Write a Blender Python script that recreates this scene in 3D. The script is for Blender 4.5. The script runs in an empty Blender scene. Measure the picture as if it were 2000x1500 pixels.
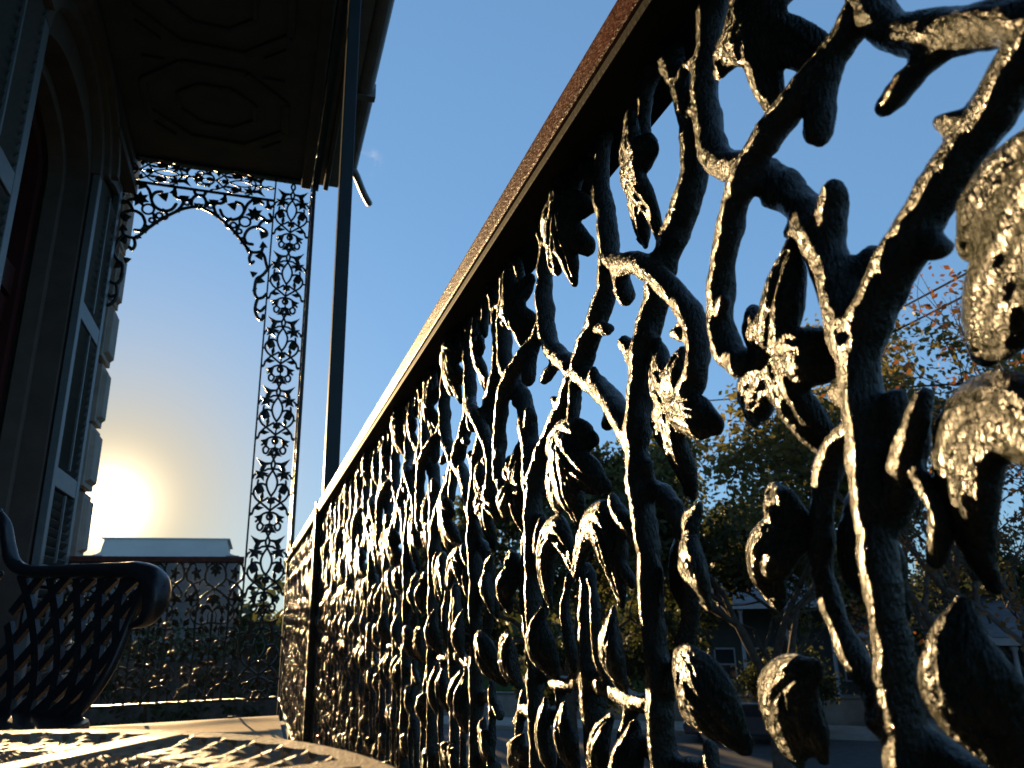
import bpy, bmesh, math, random
from mathutils import Vector, Matrix, noise
R = math.radians
C = bpy.context.scene.collection
scene = bpy.context.scene
random.seed(7)

# ------------------------------------------------------------------ camera
H_CAM = 0.6268
cam_d = bpy.data.cameras.new('camera'); cam = bpy.data.objects.new('camera', cam_d); C.objects.link(cam)
pitch, yaw, roll = 0.29094, 0.32529, -0.02007
cp, sp, cy, sy = math.cos(pitch), math.sin(pitch), math.cos(yaw), math.sin(yaw)
fw = Vector((sy*cp, cy*cp, sp)); rt = Vector((cy, -sy, 0)); up = rt.cross(fw)
r2 = math.cos(roll)*rt + math.sin(roll)*up; u2 = -math.sin(roll)*rt + math.cos(roll)*up
M = Matrix.Identity(4)
for i in range(3):
    M[i][0] = r2[i]; M[i][1] = u2[i]; M[i][2] = -fw[i]
M[0][3], M[1][3], M[2][3] = 0, 0, H_CAM
cam.matrix_world = M
cam_d.sensor_width = 36; cam_d.lens = 1469.1/2000*36
cam_d.clip_start = 0.02; cam_d.clip_end = 2000
cam_d.dof.use_dof = True; cam_d.dof.focus_distance = 0.72; cam_d.dof.aperture_fstop = 19
scene.camera = cam

# ------------------------------------------------------------------ sky, sun, exposure
SUN_EL, SUN_AZ = R(7.05), R(-9.85)          # azimuth from +Y towards +X
sdir = Vector((math.sin(SUN_AZ)*math.cos(SUN_EL), math.cos(SUN_AZ)*math.cos(SUN_EL), math.sin(SUN_EL)))
world = bpy.data.worlds.new('World'); scene.world = world; world.use_nodes = True
nt = world.node_tree; nt.nodes.clear()
def wn(t, **k):
    n = nt.nodes.new(t)
    for a, b in k.items(): setattr(n, a, b)
    return n
wo = wn('ShaderNodeOutputWorld'); bg = wn('ShaderNodeBackground')
sky = wn('ShaderNodeTexSky', sky_type='NISHITA'); sky.sun_disc = False
sky.sun_elevation = SUN_EL; sky.sun_rotation = SUN_AZ; sky.air_density = 1.0; sky.dust_density = 0.15; sky.ozone_density = 2.5
SKY = 0.15
EXPO = 1.75
KS = SKY*2**EXPO
bg.inputs['Strength'].default_value = SKY
# the sky's wide range is compressed as a camera does; a glow for haze and camera glare is added round the low sun
geo = wn('ShaderNodeTexCoord'); nrm = wn('ShaderNodeVectorMath', operation='NORMALIZE')
dot = wn('ShaderNodeVectorMath', operation='DOT_PRODUCT'); dot.inputs[1].default_value = sdir
nt.links.new(geo.outputs['Generated'], nrm.inputs[0]); nt.links.new(nrm.outputs[0], dot.inputs[0])
acos = wn('ShaderNodeMath', operation='ARCCOSINE')
nt.links.new(dot.outputs['Value'], acos.inputs[0])
def aureole(width, power):
    a = wn('ShaderNodeMath', operation='DIVIDE'); a.inputs[1].default_value = R(width)
    b = wn('ShaderNodeMath', operation='POWER'); b.inputs[1].default_value = power
    c = wn('ShaderNodeMath', operation='MULTIPLY'); c.inputs[1].default_value = -1
    e = wn('ShaderNodeMath', operation='EXPONENT')
    nt.links.new(acos.outputs[0], a.inputs[0]); nt.links.new(a.outputs[0], b.inputs[0]); nt.links.new(b.outputs[0], c.inputs[0]); nt.links.new(c.outputs[0], e.inputs[0])
    return e
sc = wn('ShaderNodeVectorMath', operation='SCALE'); sc.inputs['Scale'].default_value = .15
gm = wn('ShaderNodeGamma'); gm.inputs['Gamma'].default_value = .36
gain = wn('ShaderNodeVectorMath', operation='MULTIPLY'); gain.inputs[1].default_value = (.40/KS, .66/KS, .98/KS)
nt.links.new(sky.outputs[0], sc.inputs[0]); nt.links.new(sc.outputs[0], gm.inputs['Color']); nt.links.new(gm.outputs[0], gain.inputs[0])
mixw = wn('ShaderNodeMix', data_type='RGBA'); mixw.inputs[7].default_value = (.86/KS, .62/KS, .25/KS, 1)
nt.links.new(aureole(9.0, 1.5).outputs[0], mixw.inputs[0]); nt.links.new(gain.outputs[0], mixw.inputs[6])
core = wn('ShaderNodeVectorMath', operation='SCALE'); core.inputs[0].default_value = (6.5/KS, 5.6/KS, 4.2/KS)
nt.links.new(aureole(1.6, 1.3).outputs[0], core.inputs['Scale'])
cd = (fw*1469.1 + r2*(722-1000) - u2*(316-750)).normalized()          # small wisp of cloud beside the eaves
cdot = wn('ShaderNodeVectorMath', operation='DISTANCE'); cdot.inputs[1].default_value = cd; nt.links.new(nrm.outputs[0], cdot.inputs[0])
cmap = wn('ShaderNodeMapRange'); cmap.inputs[1].default_value = .019; cmap.inputs[2].default_value = .004; nt.links.new(cdot.outputs['Value'], cmap.inputs[0])
cno = wn('ShaderNodeTexNoise'); cno.inputs['Scale'].default_value = 70; cno.inputs['Detail'].default_value = 5; nt.links.new(nrm.outputs[0], cno.inputs['Vector'])
crm = wn('ShaderNodeMapRange'); crm.inputs[1].default_value = .48; crm.inputs[2].default_value = .75; crm.inputs[4].default_value = .5; nt.links.new(cno.outputs[0], crm.inputs[0])
cml = wn('ShaderNodeMath', operation='MULTIPLY'); nt.links.new(cmap.outputs[0], cml.inputs[0]); nt.links.new(crm.outputs[0], cml.inputs[1])
mixc = wn('ShaderNodeMix', data_type='RGBA'); mixc.inputs[7].default_value = (.72/KS, .74/KS, .80/KS, 1)
nt.links.new(cml.outputs[0], mixc.inputs[0]); nt.links.new(mixw.outputs[2], mixc.inputs[6])
add = wn('ShaderNodeVectorMath', operation='ADD'); nt.links.new(mixc.outputs[2], add.inputs[0]); nt.links.new(core.outputs[0], add.inputs[1])
nt.links.new(add.outputs[0], bg.inputs['Color']); nt.links.new(bg.outputs[0], wo.inputs[0])

sun_d = bpy.data.lights.new('sun', 'SUN'); sun = bpy.data.objects.new('sun', sun_d); C.objects.link(sun)
sun_d.energy = 4.3; sun_d.angle = R(0.6); sun_d.color = (1.0, 0.67, 0.32)
sun.rotation_euler = (-sdir).to_track_quat('-Z', 'Y').to_euler()
sun.location = sdir*30
scene.view_settings.view_transform = 'Standard'; scene.view_settings.look = 'None'
scene.view_settings.exposure = EXPO; scene.view_settings.gamma = 1.0
scene.view_settings.use_curve_mapping = False
scene.cycles.max_bounces = 6; scene.cycles.diffuse_bounces = 3; scene.cycles.glossy_bounces = 3; scene.cycles.transmission_bounces = 4
scene.cycles.use_denoising = True
scene.cycles.sample_clamp_indirect = 4.0

# ------------------------------------------------------------------ materials
def principled(name, col, rough=0.5, spec=0.5, metal=0.0, coat=0.0):
    m = bpy.data.materials.new(name); m.use_nodes = True
    b = m.node_tree.nodes['Principled BSDF']
    b.inputs['Base Color'].default_value = (*col, 1); b.inputs['Roughness'].default_value = rough
    b.inputs['Specular IOR Level'].default_value = spec; b.inputs['Metallic'].default_value = metal
    b.inputs['Coat Weight'].default_value = coat
    return m, m.node_tree, b
def tex(nt_, kind='noise', scale=10, detail=4, rough=.6, vec=None, stretch=None, coord='Object'):
    tc = nt_.nodes.new('ShaderNodeTexCoord'); v = tc.outputs[coord]
    if stretch:
        mp = nt_.nodes.new('ShaderNodeMapping'); mp.inputs['Scale'].default_value = stretch
        nt_.links.new(v, mp.inputs[0]); v = mp.outputs[0]
    n = nt_.nodes.new({'noise': 'ShaderNodeTexNoise', 'voronoi': 'ShaderNodeTexVoronoi', 'wave': 'ShaderNodeTexWave'}[kind])
    n.inputs['Scale'].default_value = scale
    if kind == 'noise':
        n.inputs['Detail'].default_value = detail; n.inputs['Roughness'].default_value = rough
    nt_.links.new(v, n.inputs['Vector'])
    return n.outputs['Distance'] if kind == 'voronoi' else n.outputs[0]
def ramp(nt_, fac, stops):
    r = nt_.nodes.new('ShaderNodeValToRGB'); nt_.links.new(fac, r.inputs[0])
    el = r.color_ramp.elements
    while len(el) < len(stops): el.new(.5)
    for e, (p, c) in zip(el, stops):
        e.position = p; e.color = (*c, 1) if len(c) == 3 else c
    return r.outputs[0]
def bump(nt_, b, fac, strength, dist, prev=None):
    n = nt_.nodes.new('ShaderNodeBump'); n.inputs['Strength'].default_value = strength; n.inputs['Distance'].default_value = dist
    nt_.links.new(fac, n.inputs['Height'])
    if prev: nt_.links.new(prev, n.inputs['Normal'])
    nt_.links.new(n.outputs[0], b.inputs['Normal'])
    return n.outputs[0]
def mat(name, c1, c2, scale=8, rough=.6, spec=.4, bumps=(), stretch=None, coat=0.0, metal=0.0, detail=5, lo=.35, hi=.65, rvar=0.0):
    m, t, b = principled(name, c1, rough, spec, metal, coat)
    f = tex(t, 'noise', scale, detail, .6, stretch=stretch)
    t.links.new(ramp(t, f, [(lo, c1), (hi, c2)]), b.inputs['Base Color'])
    if rvar:
        f2 = tex(t, 'noise', scale*2.3, 4)
        t.links.new(ramp(t, f2, [(.3, (rough-rvar,)*3), (.7, (rough+rvar,)*3)]), b.inputs['Roughness'])
    prev = None
    for (s, st, d, strch) in bumps:
        prev = bump(t, b, tex(t, 'noise', s, 3, .6, stretch=strch), st, d, prev)
    return m
MT = {}
MT['iron'] = mat('green_black_painted_iron', (.008, .012, .008), (.018, .023, .012), 60, .23, .42,
                 bumps=((1300, .7, .0016, (1, 1, .4)), (620, .9, .0036, (1, 1, .45)), (110, .25, .004, None)), coat=0, rvar=.07)
MT['iron_leaf'] = mat('green_black_leaf_iron', (.009, .0135, .008), (.020, .026, .012), 50, .24, .36,
                 bumps=((1300, .7, .0016, (1, 1, .3)), (560, 1.0, .0075, (1, 1, .34)), (110, .25, .004, None)), coat=0, rvar=.07)
MT['iron_far'] = mat('green_black_lace_iron', (.006, .011, .010), (.014, .022, .017), 30, .35, .5, bumps=((180, .5, .004, None),), rvar=.1)
MT['iron_bar'] = mat('black_bar_paint', (.006, .008, .006), (.010, .012, .009), 40, .7, .15, bumps=((300, .3, .001, None),))
MT['post'] = mat('blue_green_post_paint', (.009, .020, .023), (.013, .026, .030), 12, .45, .35, bumps=((60, .2, .003, (1, 1, .1)),))
MT['rail_wood'] = mat('red_brown_rail_paint', (.060, .013, .008), (.115, .032, .019), 40, .45, .35,
                 bumps=((700, .8, .0016, (1, .25, 1)), (120, .3, .002, (1, .1, 1))), stretch=(1, .3, 1), rvar=.08)
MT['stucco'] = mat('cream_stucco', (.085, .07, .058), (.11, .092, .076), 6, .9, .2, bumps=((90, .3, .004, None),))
MT['stone'] = mat('pale_quoin_stone', (.30, .285, .25), (.38, .36, .31), 9, .85, .25, bumps=((60, .3, .004, None),))
MT['ceiling'] = mat('grey_painted_ceiling_boards', (.072, .078, .074), (.095, .10, .095), 4, .7, .3, bumps=((40, .15, .003, None),))
MT['moulding'] = mat('dark_green_ceiling_moulding', (.06, .066, .055), (.075, .08, .066), 10, .6, .3)
MT['trim'] = mat('cream_trim', (.10, .086, .07), (.125, .108, .088), 10, .6, .3)
MT['shutter'] = mat('pale_green_grey_shutter_paint', (.10, .13, .138), (.13, .16, .165), 14, .5, .4, bumps=((200, .2, .001, (1, 1, .1)),))
MT['slat'] = mat('dark_green_slat_paint', (.022, .036, .034), (.032, .048, .045), 20, .5, .4)
MT['door'] = mat('dark_red_door_paint', (.04, .007, .007), (.055, .011, .009), 12, .5, .4)
MT['gutter'] = mat('grey_gutter_metal', (.16, .17, .18), (.22, .23, .24), 6, .5, .4)
MT['carpet'] = mat('tan_outdoor_carpet', (.60, .445, .28), (.68, .52, .335), 12, .95, .15,
                 bumps=((1, .01, .001, None),))
MT['deck'] = mat('grey_deck_boards', (.10, .09, .08), (.14, .125, .11), 8, .8, .3)
MT['table'] = mat('bronze_brown_cast_aluminium', (.26, .195, .128), (.34, .26, .17), 30, .62, .25, bumps=((420, .5, .0014, None), (80, .25, .003, None)), metal=.0, rvar=.08)
MT['chair'] = mat('dark_bronze_cast_aluminium', (.008, .009, .011), (.016, .017, .020), 40, .33, .5, bumps=((350, .4, .001, None),), coat=.2, rvar=.08)
MT['plaster_far'] = mat('shade_darkened_wall_plaster', (.12, .12, .112), (.155, .15, .14), .8, .9, .2)  # white plaster, with the wall's shade put into a darker base colour
MT['parapet'] = mat('haze_lightened_parapet_plaster', (.58, .57, .53), (.66, .65, .60), .8, .9, .2)  # same plaster, lightened in its colour to stand for haze and glare
MT['roof_far'] = mat('grey_shingle_roof', (.10, .105, .115), (.16, .165, .175), 3, .85, .2)
MT['siding'] = mat('dull_painted_siding', (.045, .055, .052), (.06, .07, .065), 2, .8, .2)
MT['white_paint'] = mat('off_white_trim_paint', (.26, .27, .28), (.32, .33, .33), 5, .6, .3)
MT['asphalt'] = mat('street_asphalt', (.045, .047, .052), (.065, .067, .07), 3, .85, .3, bumps=((30, .3, .01, None),))
MT['concrete'] = mat('pavement_concrete', (.20, .19, .17), (.27, .26, .235), 2, .9, .2)
MT['lawn'] = mat('lawn_green', (.02, .035, .012), (.04, .06, .02), 1.5, 1.0, .0)
MT['bark'] = mat('grey_brown_bark', (.05, .04, .03), (.09, .075, .06), 6, .9, .2, bumps=((25, .6, .02, (1, 1, .3)),))
MT['wire'] = mat('black_cable_sheath', (.012, .012, .013), (.02, .02, .02), 5, 1.0, .0)
MT['car_paint'] = mat('dark_grey_car_paint', (.035, .04, .05), (.04, .045, .055), 2, .3, .5, coat=.6)
MT['rubber'] = mat('tyre_rubber', (.012, .012, .012), (.02, .02, .02), 10, .8, .3)
MT['chrome'] = mat('alloy_wheel_metal', (.4, .4, .4), (.5, .5, .5), 10, .3, .5, metal=.9)
g_, gt, gb = principled('window_glass', (.02, .025, .03), .06, .5); MT['glass'] = g_
# carpet: fine woven ribs
_t = MT['carpet'].node_tree; _b = _t.nodes['Principled BSDF']
_w = tex(_t, 'wave', 55, stretch=(1, 1, 1)); _p = bump(_t, _b, _w, .5, .002); bump(_t, _b, tex(_t, 'noise', 400, 2), .6, .003, _p)
def leafmat(name, c1, c2, trans):
    m, t, b = principled(name, c1, .55, .3)
    oi = t.nodes.new('ShaderNodeNewGeometry')
    f = oi.outputs['Random Per Island']
    col = ramp(t, f, [(0, c1), (1, c2)])
    t.links.new(col, b.inputs['Base Color'])
    tr = t.nodes.new('ShaderNodeBsdfTranslucent'); mx = t.nodes.new('ShaderNodeMixShader'); mx.inputs[0].default_value = trans
    out = t.nodes['Material Output']
    t.links.new(col, tr.inputs[0]); t.links.new(b.outputs[0], mx.inputs[1]); t.links.new(tr.outputs[0], mx.inputs[2]); t.links.new(mx.outputs[0], out.inputs[0])
    return m
MT['leaf_green'] = leafmat('olive_tree_leaves', (.065, .078, .022), (.145, .135, .042), .48)
MT['leaf_dark'] = leafmat('dark_tree_leaves', (.032, .042, .014), (.07, .075, .024), .4)
MT['leaf_yellow'] = leafmat('yellowing_tree_leaves', (.09, .092, .028), (.19, .145, .042), .5)
MT['leaf_orange'] = leafmat('orange_autumn_leaves', (.10, .06, .018), (.24, .085, .022), .45)

# ------------------------------------------------------------------ mesh helpers
def crom(pts, n=6):
    """Catmull-Rom through tuples of any length"""
    P = [tuple(p) for p in pts]
    if len(P) == 2: n = 1
    out = []
    for i in range(len(P)-1):
        p0 = P[max(i-1, 0)]; p1 = P[i]; p2 = P[i+1]; p3 = P[min(i+2, len(P)-1)]
        for k in range(n):
            t = k/n; t2 = t*t; t3 = t2*t
            out.append(tuple(.5*((2*b)+(-a+c)*t+(2*a-5*b+4*c-d)*t2+(-a+3*b-3*c+d)*t3) for a, b, c, d in zip(p0, p1, p2, p3)))
    out.append(P[-1])
    return out
class MB:
    def __init__(s): s.v = []; s.f = []
    def quadbox(s, cs):
        b = len(s.v); s.v += [tuple(c) for c in cs]
        s.f += [(b, b+3, b+2, b+1), (b+4, b+5, b+6, b+7), (b, b+1, b+5, b+4), (b+1, b+2, b+6, b+5), (b+2, b+3, b+7, b+6), (b+3, b, b+4, b+7)]
    def box(s, x0, x1, y0, y1, z0, z1):
        s.quadbox([(x0, y0, z0), (x1, y0, z0), (x1, y1, z0), (x0, y1, z0), (x0, y0, z1), (x1, y0, z1), (x1, y1, z1), (x0, y1, z1)])
        return s
    def bar(s, a, b, w, h, upv=(0, 0, 1)):
        a = Vector(a); b = Vector(b); d = (b-a).normalized(); u = Vector(upv); sx = d.cross(u)
        if sx.length < 1e-4: sx = d.cross(Vector((1, 0, 0)))
        sx.normalize(); u = sx.cross(d).normalized(); sx *= w/2; u *= h/2
        s.quadbox([a-sx-u, a+sx-u, b+sx-u, b-sx-u, a-sx+u, a+sx+u, b+sx+u, b-sx+u]); return s
    def tube(s, pts, seg=8, flat=None, n=None, wob=0.0, caps=True):
        """pts: (x,y,z,r); flat: (axis vector, factor) squashes the section along the axis"""
        if n is None: n = 5
        P = crom(pts, n) if n > 1 else list(pts)
        if caps:
            a, b = Vector(P[0][:3]), Vector(P[1][:3]); d = (a-b).normalized(); r = P[0][3]
            c, e = Vector(P[-1][:3]), Vector(P[-2][:3]); d2 = (c-e).normalized(); rr = P[-1][3]
            P = [(*(a+d*r*.95), r*.28), (*(a+d*r*.6), r*.78)] + P + [(*(c+d2*rr*.6), rr*.78), (*(c+d2*rr*.95), rr*.28)]
        base = len(s.v); nx = None
        for i, p in enumerate(P):
            c = Vector(p[:3]); d = Vector(P[min(i+1, len(P)-1)][:3]) - Vector(P[max(i-1, 0)][:3])
            if d.length < 1e-9: d = Vector((0, 0, 1))
            d.normalize()
            if nx is None:
                nx = d.cross(Vector((0, 1, 0)))
                if nx.length < .05: nx = d.cross(Vector((1, 0, 0)))
            nx = (nx - d*nx.dot(d)).normalized(); ny = d.cross(nx)
            for k in range(seg):
                a = 2*math.pi*k/seg; o = (nx*math.cos(a)+ny*math.sin(a))*p[3]
                if wob: o *= 1 + wob*noise.noise((c+o)*70)
                if flat:
                    ax = flat[0]; o = o - ax*o.dot(ax)*(1-flat[1])
                s.v.append(tuple(c+o))
        m = len(P)
        for i in range(m-1):
            for k in range(seg):
                a = base+i*seg+k; b = base+i*seg+(k+1) % seg
                s.f.append((a, b, b+seg, a+seg))
        s.f.append(tuple(base+k for k in reversed(range(seg)))); s.f.append(tuple(base+(m-1)*seg+k for k in range(seg)))
        return s
    def prism(s, poly, y0, y1, place=None):
        """poly in (x,z) extruded along y"""
        place = place or (lambda x, y, z: (x, y, z))
        b = len(s.v); n = len(poly)
        s.v += [place(x, y0, z) for x, z in poly] + [place(x, y1, z) for x, z in poly]
        s.f.append(tuple(range(b, b+n))); s.f.append(tuple(reversed(range(b+n, b+2*n))))
        for i in range(n):
            j = (i+1) % n; s.f.append((b+i, b+n+i, b+n+j, b+j))
        return s
    def lathe(s, prof, c, seg=20, axis=2):
        b = len(s.v)
        for r, z in prof:
            for k in range(seg):
                a = 2*math.pi*k/seg; p = [r*math.cos(a), r*math.sin(a), z]
                if axis == 1: p = [p[0], p[2], p[1]]
                if axis == 0: p = [p[2], p[0], p[1]]
                s.v.append((c[0]+p[0], c[1]+p[1], c[2]+p[2]))
        m = len(prof)
        for i in range(m-1):
            for k in range(seg):
                a = b+i*seg+k; e = b+i*seg+(k+1) % seg; s.f.append((a, e, e+seg, a+seg))
        s.f.append(tuple(b+k for k in reversed(range(seg)))); s.f.append(tuple(b+(m-1)*seg+k for k in range(seg)))
        return s
    def mesh(s, name, smooth=False, fix=True):
        me = bpy.data.meshes.new(name); me.from_pydata(s.v, [], s.f)
        if fix:
            bm = bmesh.new(); bm.from_mesh(me); bmesh.ops.recalc_face_normals(bm, faces=bm.faces); bm.to_mesh(me); bm.free()
        if smooth: me.polygons.foreach_set('use_smooth', [True]*len(me.polygons))
        me.update(); return me
def link(name, me, m=None, parent=None, loc=(0, 0, 0)):
    o = bpy.data.objects.new(name, me); C.objects.link(o); o.location = loc
    if m is not None and me is not None and not me.materials: me.materials.append(MT[m])
    if parent: o.parent = parent
    return o
def part(mb, name, m, parent=None, smooth=False, bev=0.0, loc=(0, 0, 0)):
    o = link(name, mb.mesh(name, smooth), m, parent, loc)
    if bev:
        md = o.modifiers.new('bevel', 'BEVEL'); md.width = bev; md.segments = 2; md.limit_method = 'ANGLE'; md.angle_limit = R(40)
    return o
def tag(o, label, cat, group=None):
    o['label'] = label; o['category'] = cat
    if group: o['group'] = group
    return o
def thing(name, label, cat, loc=(0, 0, 0), rz=0, group=None):
    o = bpy.data.objects.new(name, None); C.objects.link(o); o.location = loc; o.rotation_euler = (0, 0, rz); o.empty_display_size = .1
    return tag(o, label, cat, group)
def struct(o): o['kind'] = 'structure'; return o
def remesh(me, vox, it=2, name='cast', lump=0.0, lscale=40, seed=0):
    o = bpy.data.objects.new('tmp', me); C.objects.link(o)
    md = o.modifiers.new('r', 'REMESH'); md.mode = 'VOXEL'; md.voxel_size = vox; md.use_smooth_shade = True
    sm = o.modifiers.new('s', 'SMOOTH'); sm.factor = .5; sm.iterations = it
    dg = bpy.context.evaluated_depsgraph_get(); dg.update()
    me2 = bpy.data.meshes.new_from_object(o.evaluated_get(dg)); me2.name = name
    bpy.data.objects.remove(o); bpy.data.meshes.remove(me)
    if lump:
        off = Vector((seed*3.1, 1.7, seed)); nv = len(me2.vertices)
        co = [0.0]*(nv*3); no = [0.0]*(nv*3)
        me2.vertices.foreach_get('co', co); me2.vertices.foreach_get('normal', no)
        for i in range(0, nv*3, 3):
            c = Vector(co[i:i+3])
            k = lump*(noise.noise(c*lscale+off)+.5*noise.noise(c*lscale*2.7+off))
            co[i] += no[i]*k; co[i+1] += no[i+1]*k; co[i+2] += no[i+2]*k
        me2.vertices.foreach_set('co', co)
        me2.update()
    me2.polygons.foreach_set('use_smooth', [True]*len(me2.polygons))
    return me2

# ------------------------------------------------------------------ ground and street
g = MB(); NG = 24
g.v = [(-600, -600, -4.3), (600, -600, -4.3), (600, 900, -4.3), (-600, 900, -4.3)]; g.f = [(0, 1, 2, 3)]
struct(part(g, 'ground', 'lawn'))
ROAD_D = Vector((.80, -.60, 0)); ROAD_N = Vector((.60, .80, 0))   # street runs across behind the railing
def road_strip(name, d0, d1, z, m, z0=None, n=1):
    mb = MB(); c0 = ROAD_N*d0; c1 = ROAD_N*d1; L = 220
    z0 = z-.02 if z0 is None else z0
    q = [c0-ROAD_D*L, c0+ROAD_D*L, c1+ROAD_D*L, c1-ROAD_D*L]
    mb.quadbox([(p.x, p.y, z0) for p in q]+[(p.x, p.y, z) for p in q])
    return struct(part(mb, name, m))
road_strip('street', 20, 33, -4.28, 'asphalt')
road_strip('pavement', 33.6, 35.8, -4.16, 'concrete', -4.32)
road_strip('kerb', 33.1, 33.55, -4.14, 'concrete', -4.32)
road_strip('near_pavement', 15, 19, -4.16, 'concrete', -4.32)

# ------------------------------------------------------------------ house wall with arched doorway, quoins, shutters
XW = -1.16; Y0, Y1 = 3.47, 4.72; YC = (Y0+Y1)/2; HW = (Y1-Y0)/2; ZS = 3.18; RISE = .34; YB = 5.4815
house = thing('town_house', 'cream stucco town house wall with arched doorway and pale stone corner blocks', 'house', (XW, 3, -4.3))
def hp(mb, name, m, **k):
    o = part(mb, name, m, house, **k); o.location = (-XW, -3, 4.3); return o
def arch(hw, rise, zs, n=20, yc=YC):
    return [(yc+hw*math.cos(math.pi*i/n), zs+rise*math.sin(math.pi*i/n)) for i in range(n+1)]
w = MB()
TH = .34
w.box(XW-TH, XW, -3, Y0, -4.3, 4.9); w.box(XW-TH, XW, Y1, 5.90, -4.3, 4.9); w.box(XW-TH, XW, Y0, Y1, -4.3, -.02)
top = arch(HW, RISE, ZS)
poly = [(Y1, 4.9)] + top + [(Y0, 4.9)]
# over the arch: strip of quads
b0 = len(w.v)
for (y, z) in top:
    for x in (XW, XW-TH): w.v.append((x, y, z)); w.v.append((x, y, 4.9))
for i in range(len(top)-1):
    a = b0+4*i; c = a+4
    w.f += [(a, c, c+1, a+1), (a+2, a+3, c+3, c+2), (a, a+2, c+2, c), (a+1, c+1, c+3, a+3)]
hp(w, 'wall', 'stucco')
hp(MB().box(XW-9, XW-TH-.003, -3, 5.88, -4.3, 4.9), 'house_body', 'stucco')
# archivolt mouldings
def arch_band(hw, rise, zs, wid, x0, x1, name, m, zlow=None):
    mb = MB(); o = arch(hw+wid, rise+wid, zs); i_ = arch(hw, rise, zs)
    if zlow is not None:
        o = [(o[0][0], zlow)] + o + [(o[-1][0], zlow)]; i_ = [(i_[0][0], zlow)] + i_ + [(i_[-1][0], zlow)]
    b = len(mb.v)
    for (a, c) in zip(o, i_):
        for x in (x0, x1): mb.v += [(x, a[0], a[1]), (x, c[0], c[1])]
    for k in range(len(o)-1):
        a = b+4*k; c = a+4
        mb.f += [(a, a+1, c+1, c), (a+2, c+2, c+3, a+3), (a, c, c+2, a+2), (a+1, a+3, c+3, c+1)]
    mb.f += [(b, b+2, b+3, b+1), (b+4*(len(o)-1), b+4*(len(o)-1)+1, b+4*(len(o)-1)+3, b+4*(len(o)-1)+2)]
    return hp(mb, name, m)
arch_band(HW+.02, .40, 3.30, .075, XW+.002, XW+.055, 'arch_moulding', 'trim')
arch_band(HW+.10, .42, 3.34, .07, XW+.002, XW+.085, 'arch_moulding', 'trim')
arch_band(HW+.175, .40, 3.385, .06, XW+.002, XW+.12, 'hood_moulding', 'trim')
hp(MB().box(XW+.002, XW+.13, Y1+.02, Y1+.78, 3.30+.305, 3.30+.365), 'impost_block', 'trim')
arch_band(HW-.075, RISE-.05, ZS-.02, .07, XW-.20, XW-.12, 'door_casing', 'trim', 0.0)
arch_band(HW-.16, RISE-.11, ZS-.05, .08, XW-.31, XW-.225, 'door_frame', 'door', 0.0)
d = MB(); d.box(XW-.33, XW-.312, Y0+.1, Y1-.1, 0, 3.45); hp(d, 'fan_light_glass', 'glass')
for k in range(2):
    a = Y0+.16+k*.55; a1 = a+.545
    fr = MB()
    fr.box(XW-.31, XW-.27, a, a+.11, .02, 2.35); fr.box(XW-.31, XW-.27, a1-.11, a1, .02, 2.35)
    for zz in (.02, .75, 2.2): fr.box(XW-.308, XW-.272, a+.11, a1-.11, zz, zz+.15)
    hp(fr, 'door', 'door'); hp(MB().box(XW-.305, XW-.29, a+.11, a1-.11, .9, 2.2), 'door_pane', 'glass'); hp(MB().box(XW-.305, XW-.285, a+.11, a1-.11, .17, .75), 'door_panel', 'door')
hp(MB().box(XW-.315, XW-.25, Y0+.1, Y1-.1, 2.36, 2.52), 'transom_bar', 'door')
# quoins: blocks with raised panels
z = -.35; k = 0
while z < 4.4:
    hgt = .455; ln = .30 if k % 2 == 0 else .22
    y0 = 5.905-ln
    q = MB().box(XW-.10, XW+.035, y0, 5.93, z, z+hgt-.035)
    x = XW+.033
    ins = .035
    o = [(y0, z), (5.93, z), (5.93, z+hgt-.035), (y0, z+hgt-.035)]
    q.quadbox([(x, y0+.03, z+.03), (x, 5.90, z+.03), (x, 5.90, z+hgt-.065), (x, y0+.03, z+hgt-.065),
               (x+.032, y0+.05, z+.05), (x+.032, 5.88, z+.05), (x+.032, 5.88, z+hgt-.085), (x+.032, y0+.05, z+hgt-.085)])
    hp(q, 'quoin', 'stone', bev=.005)
    z += hgt; k += 1
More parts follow.
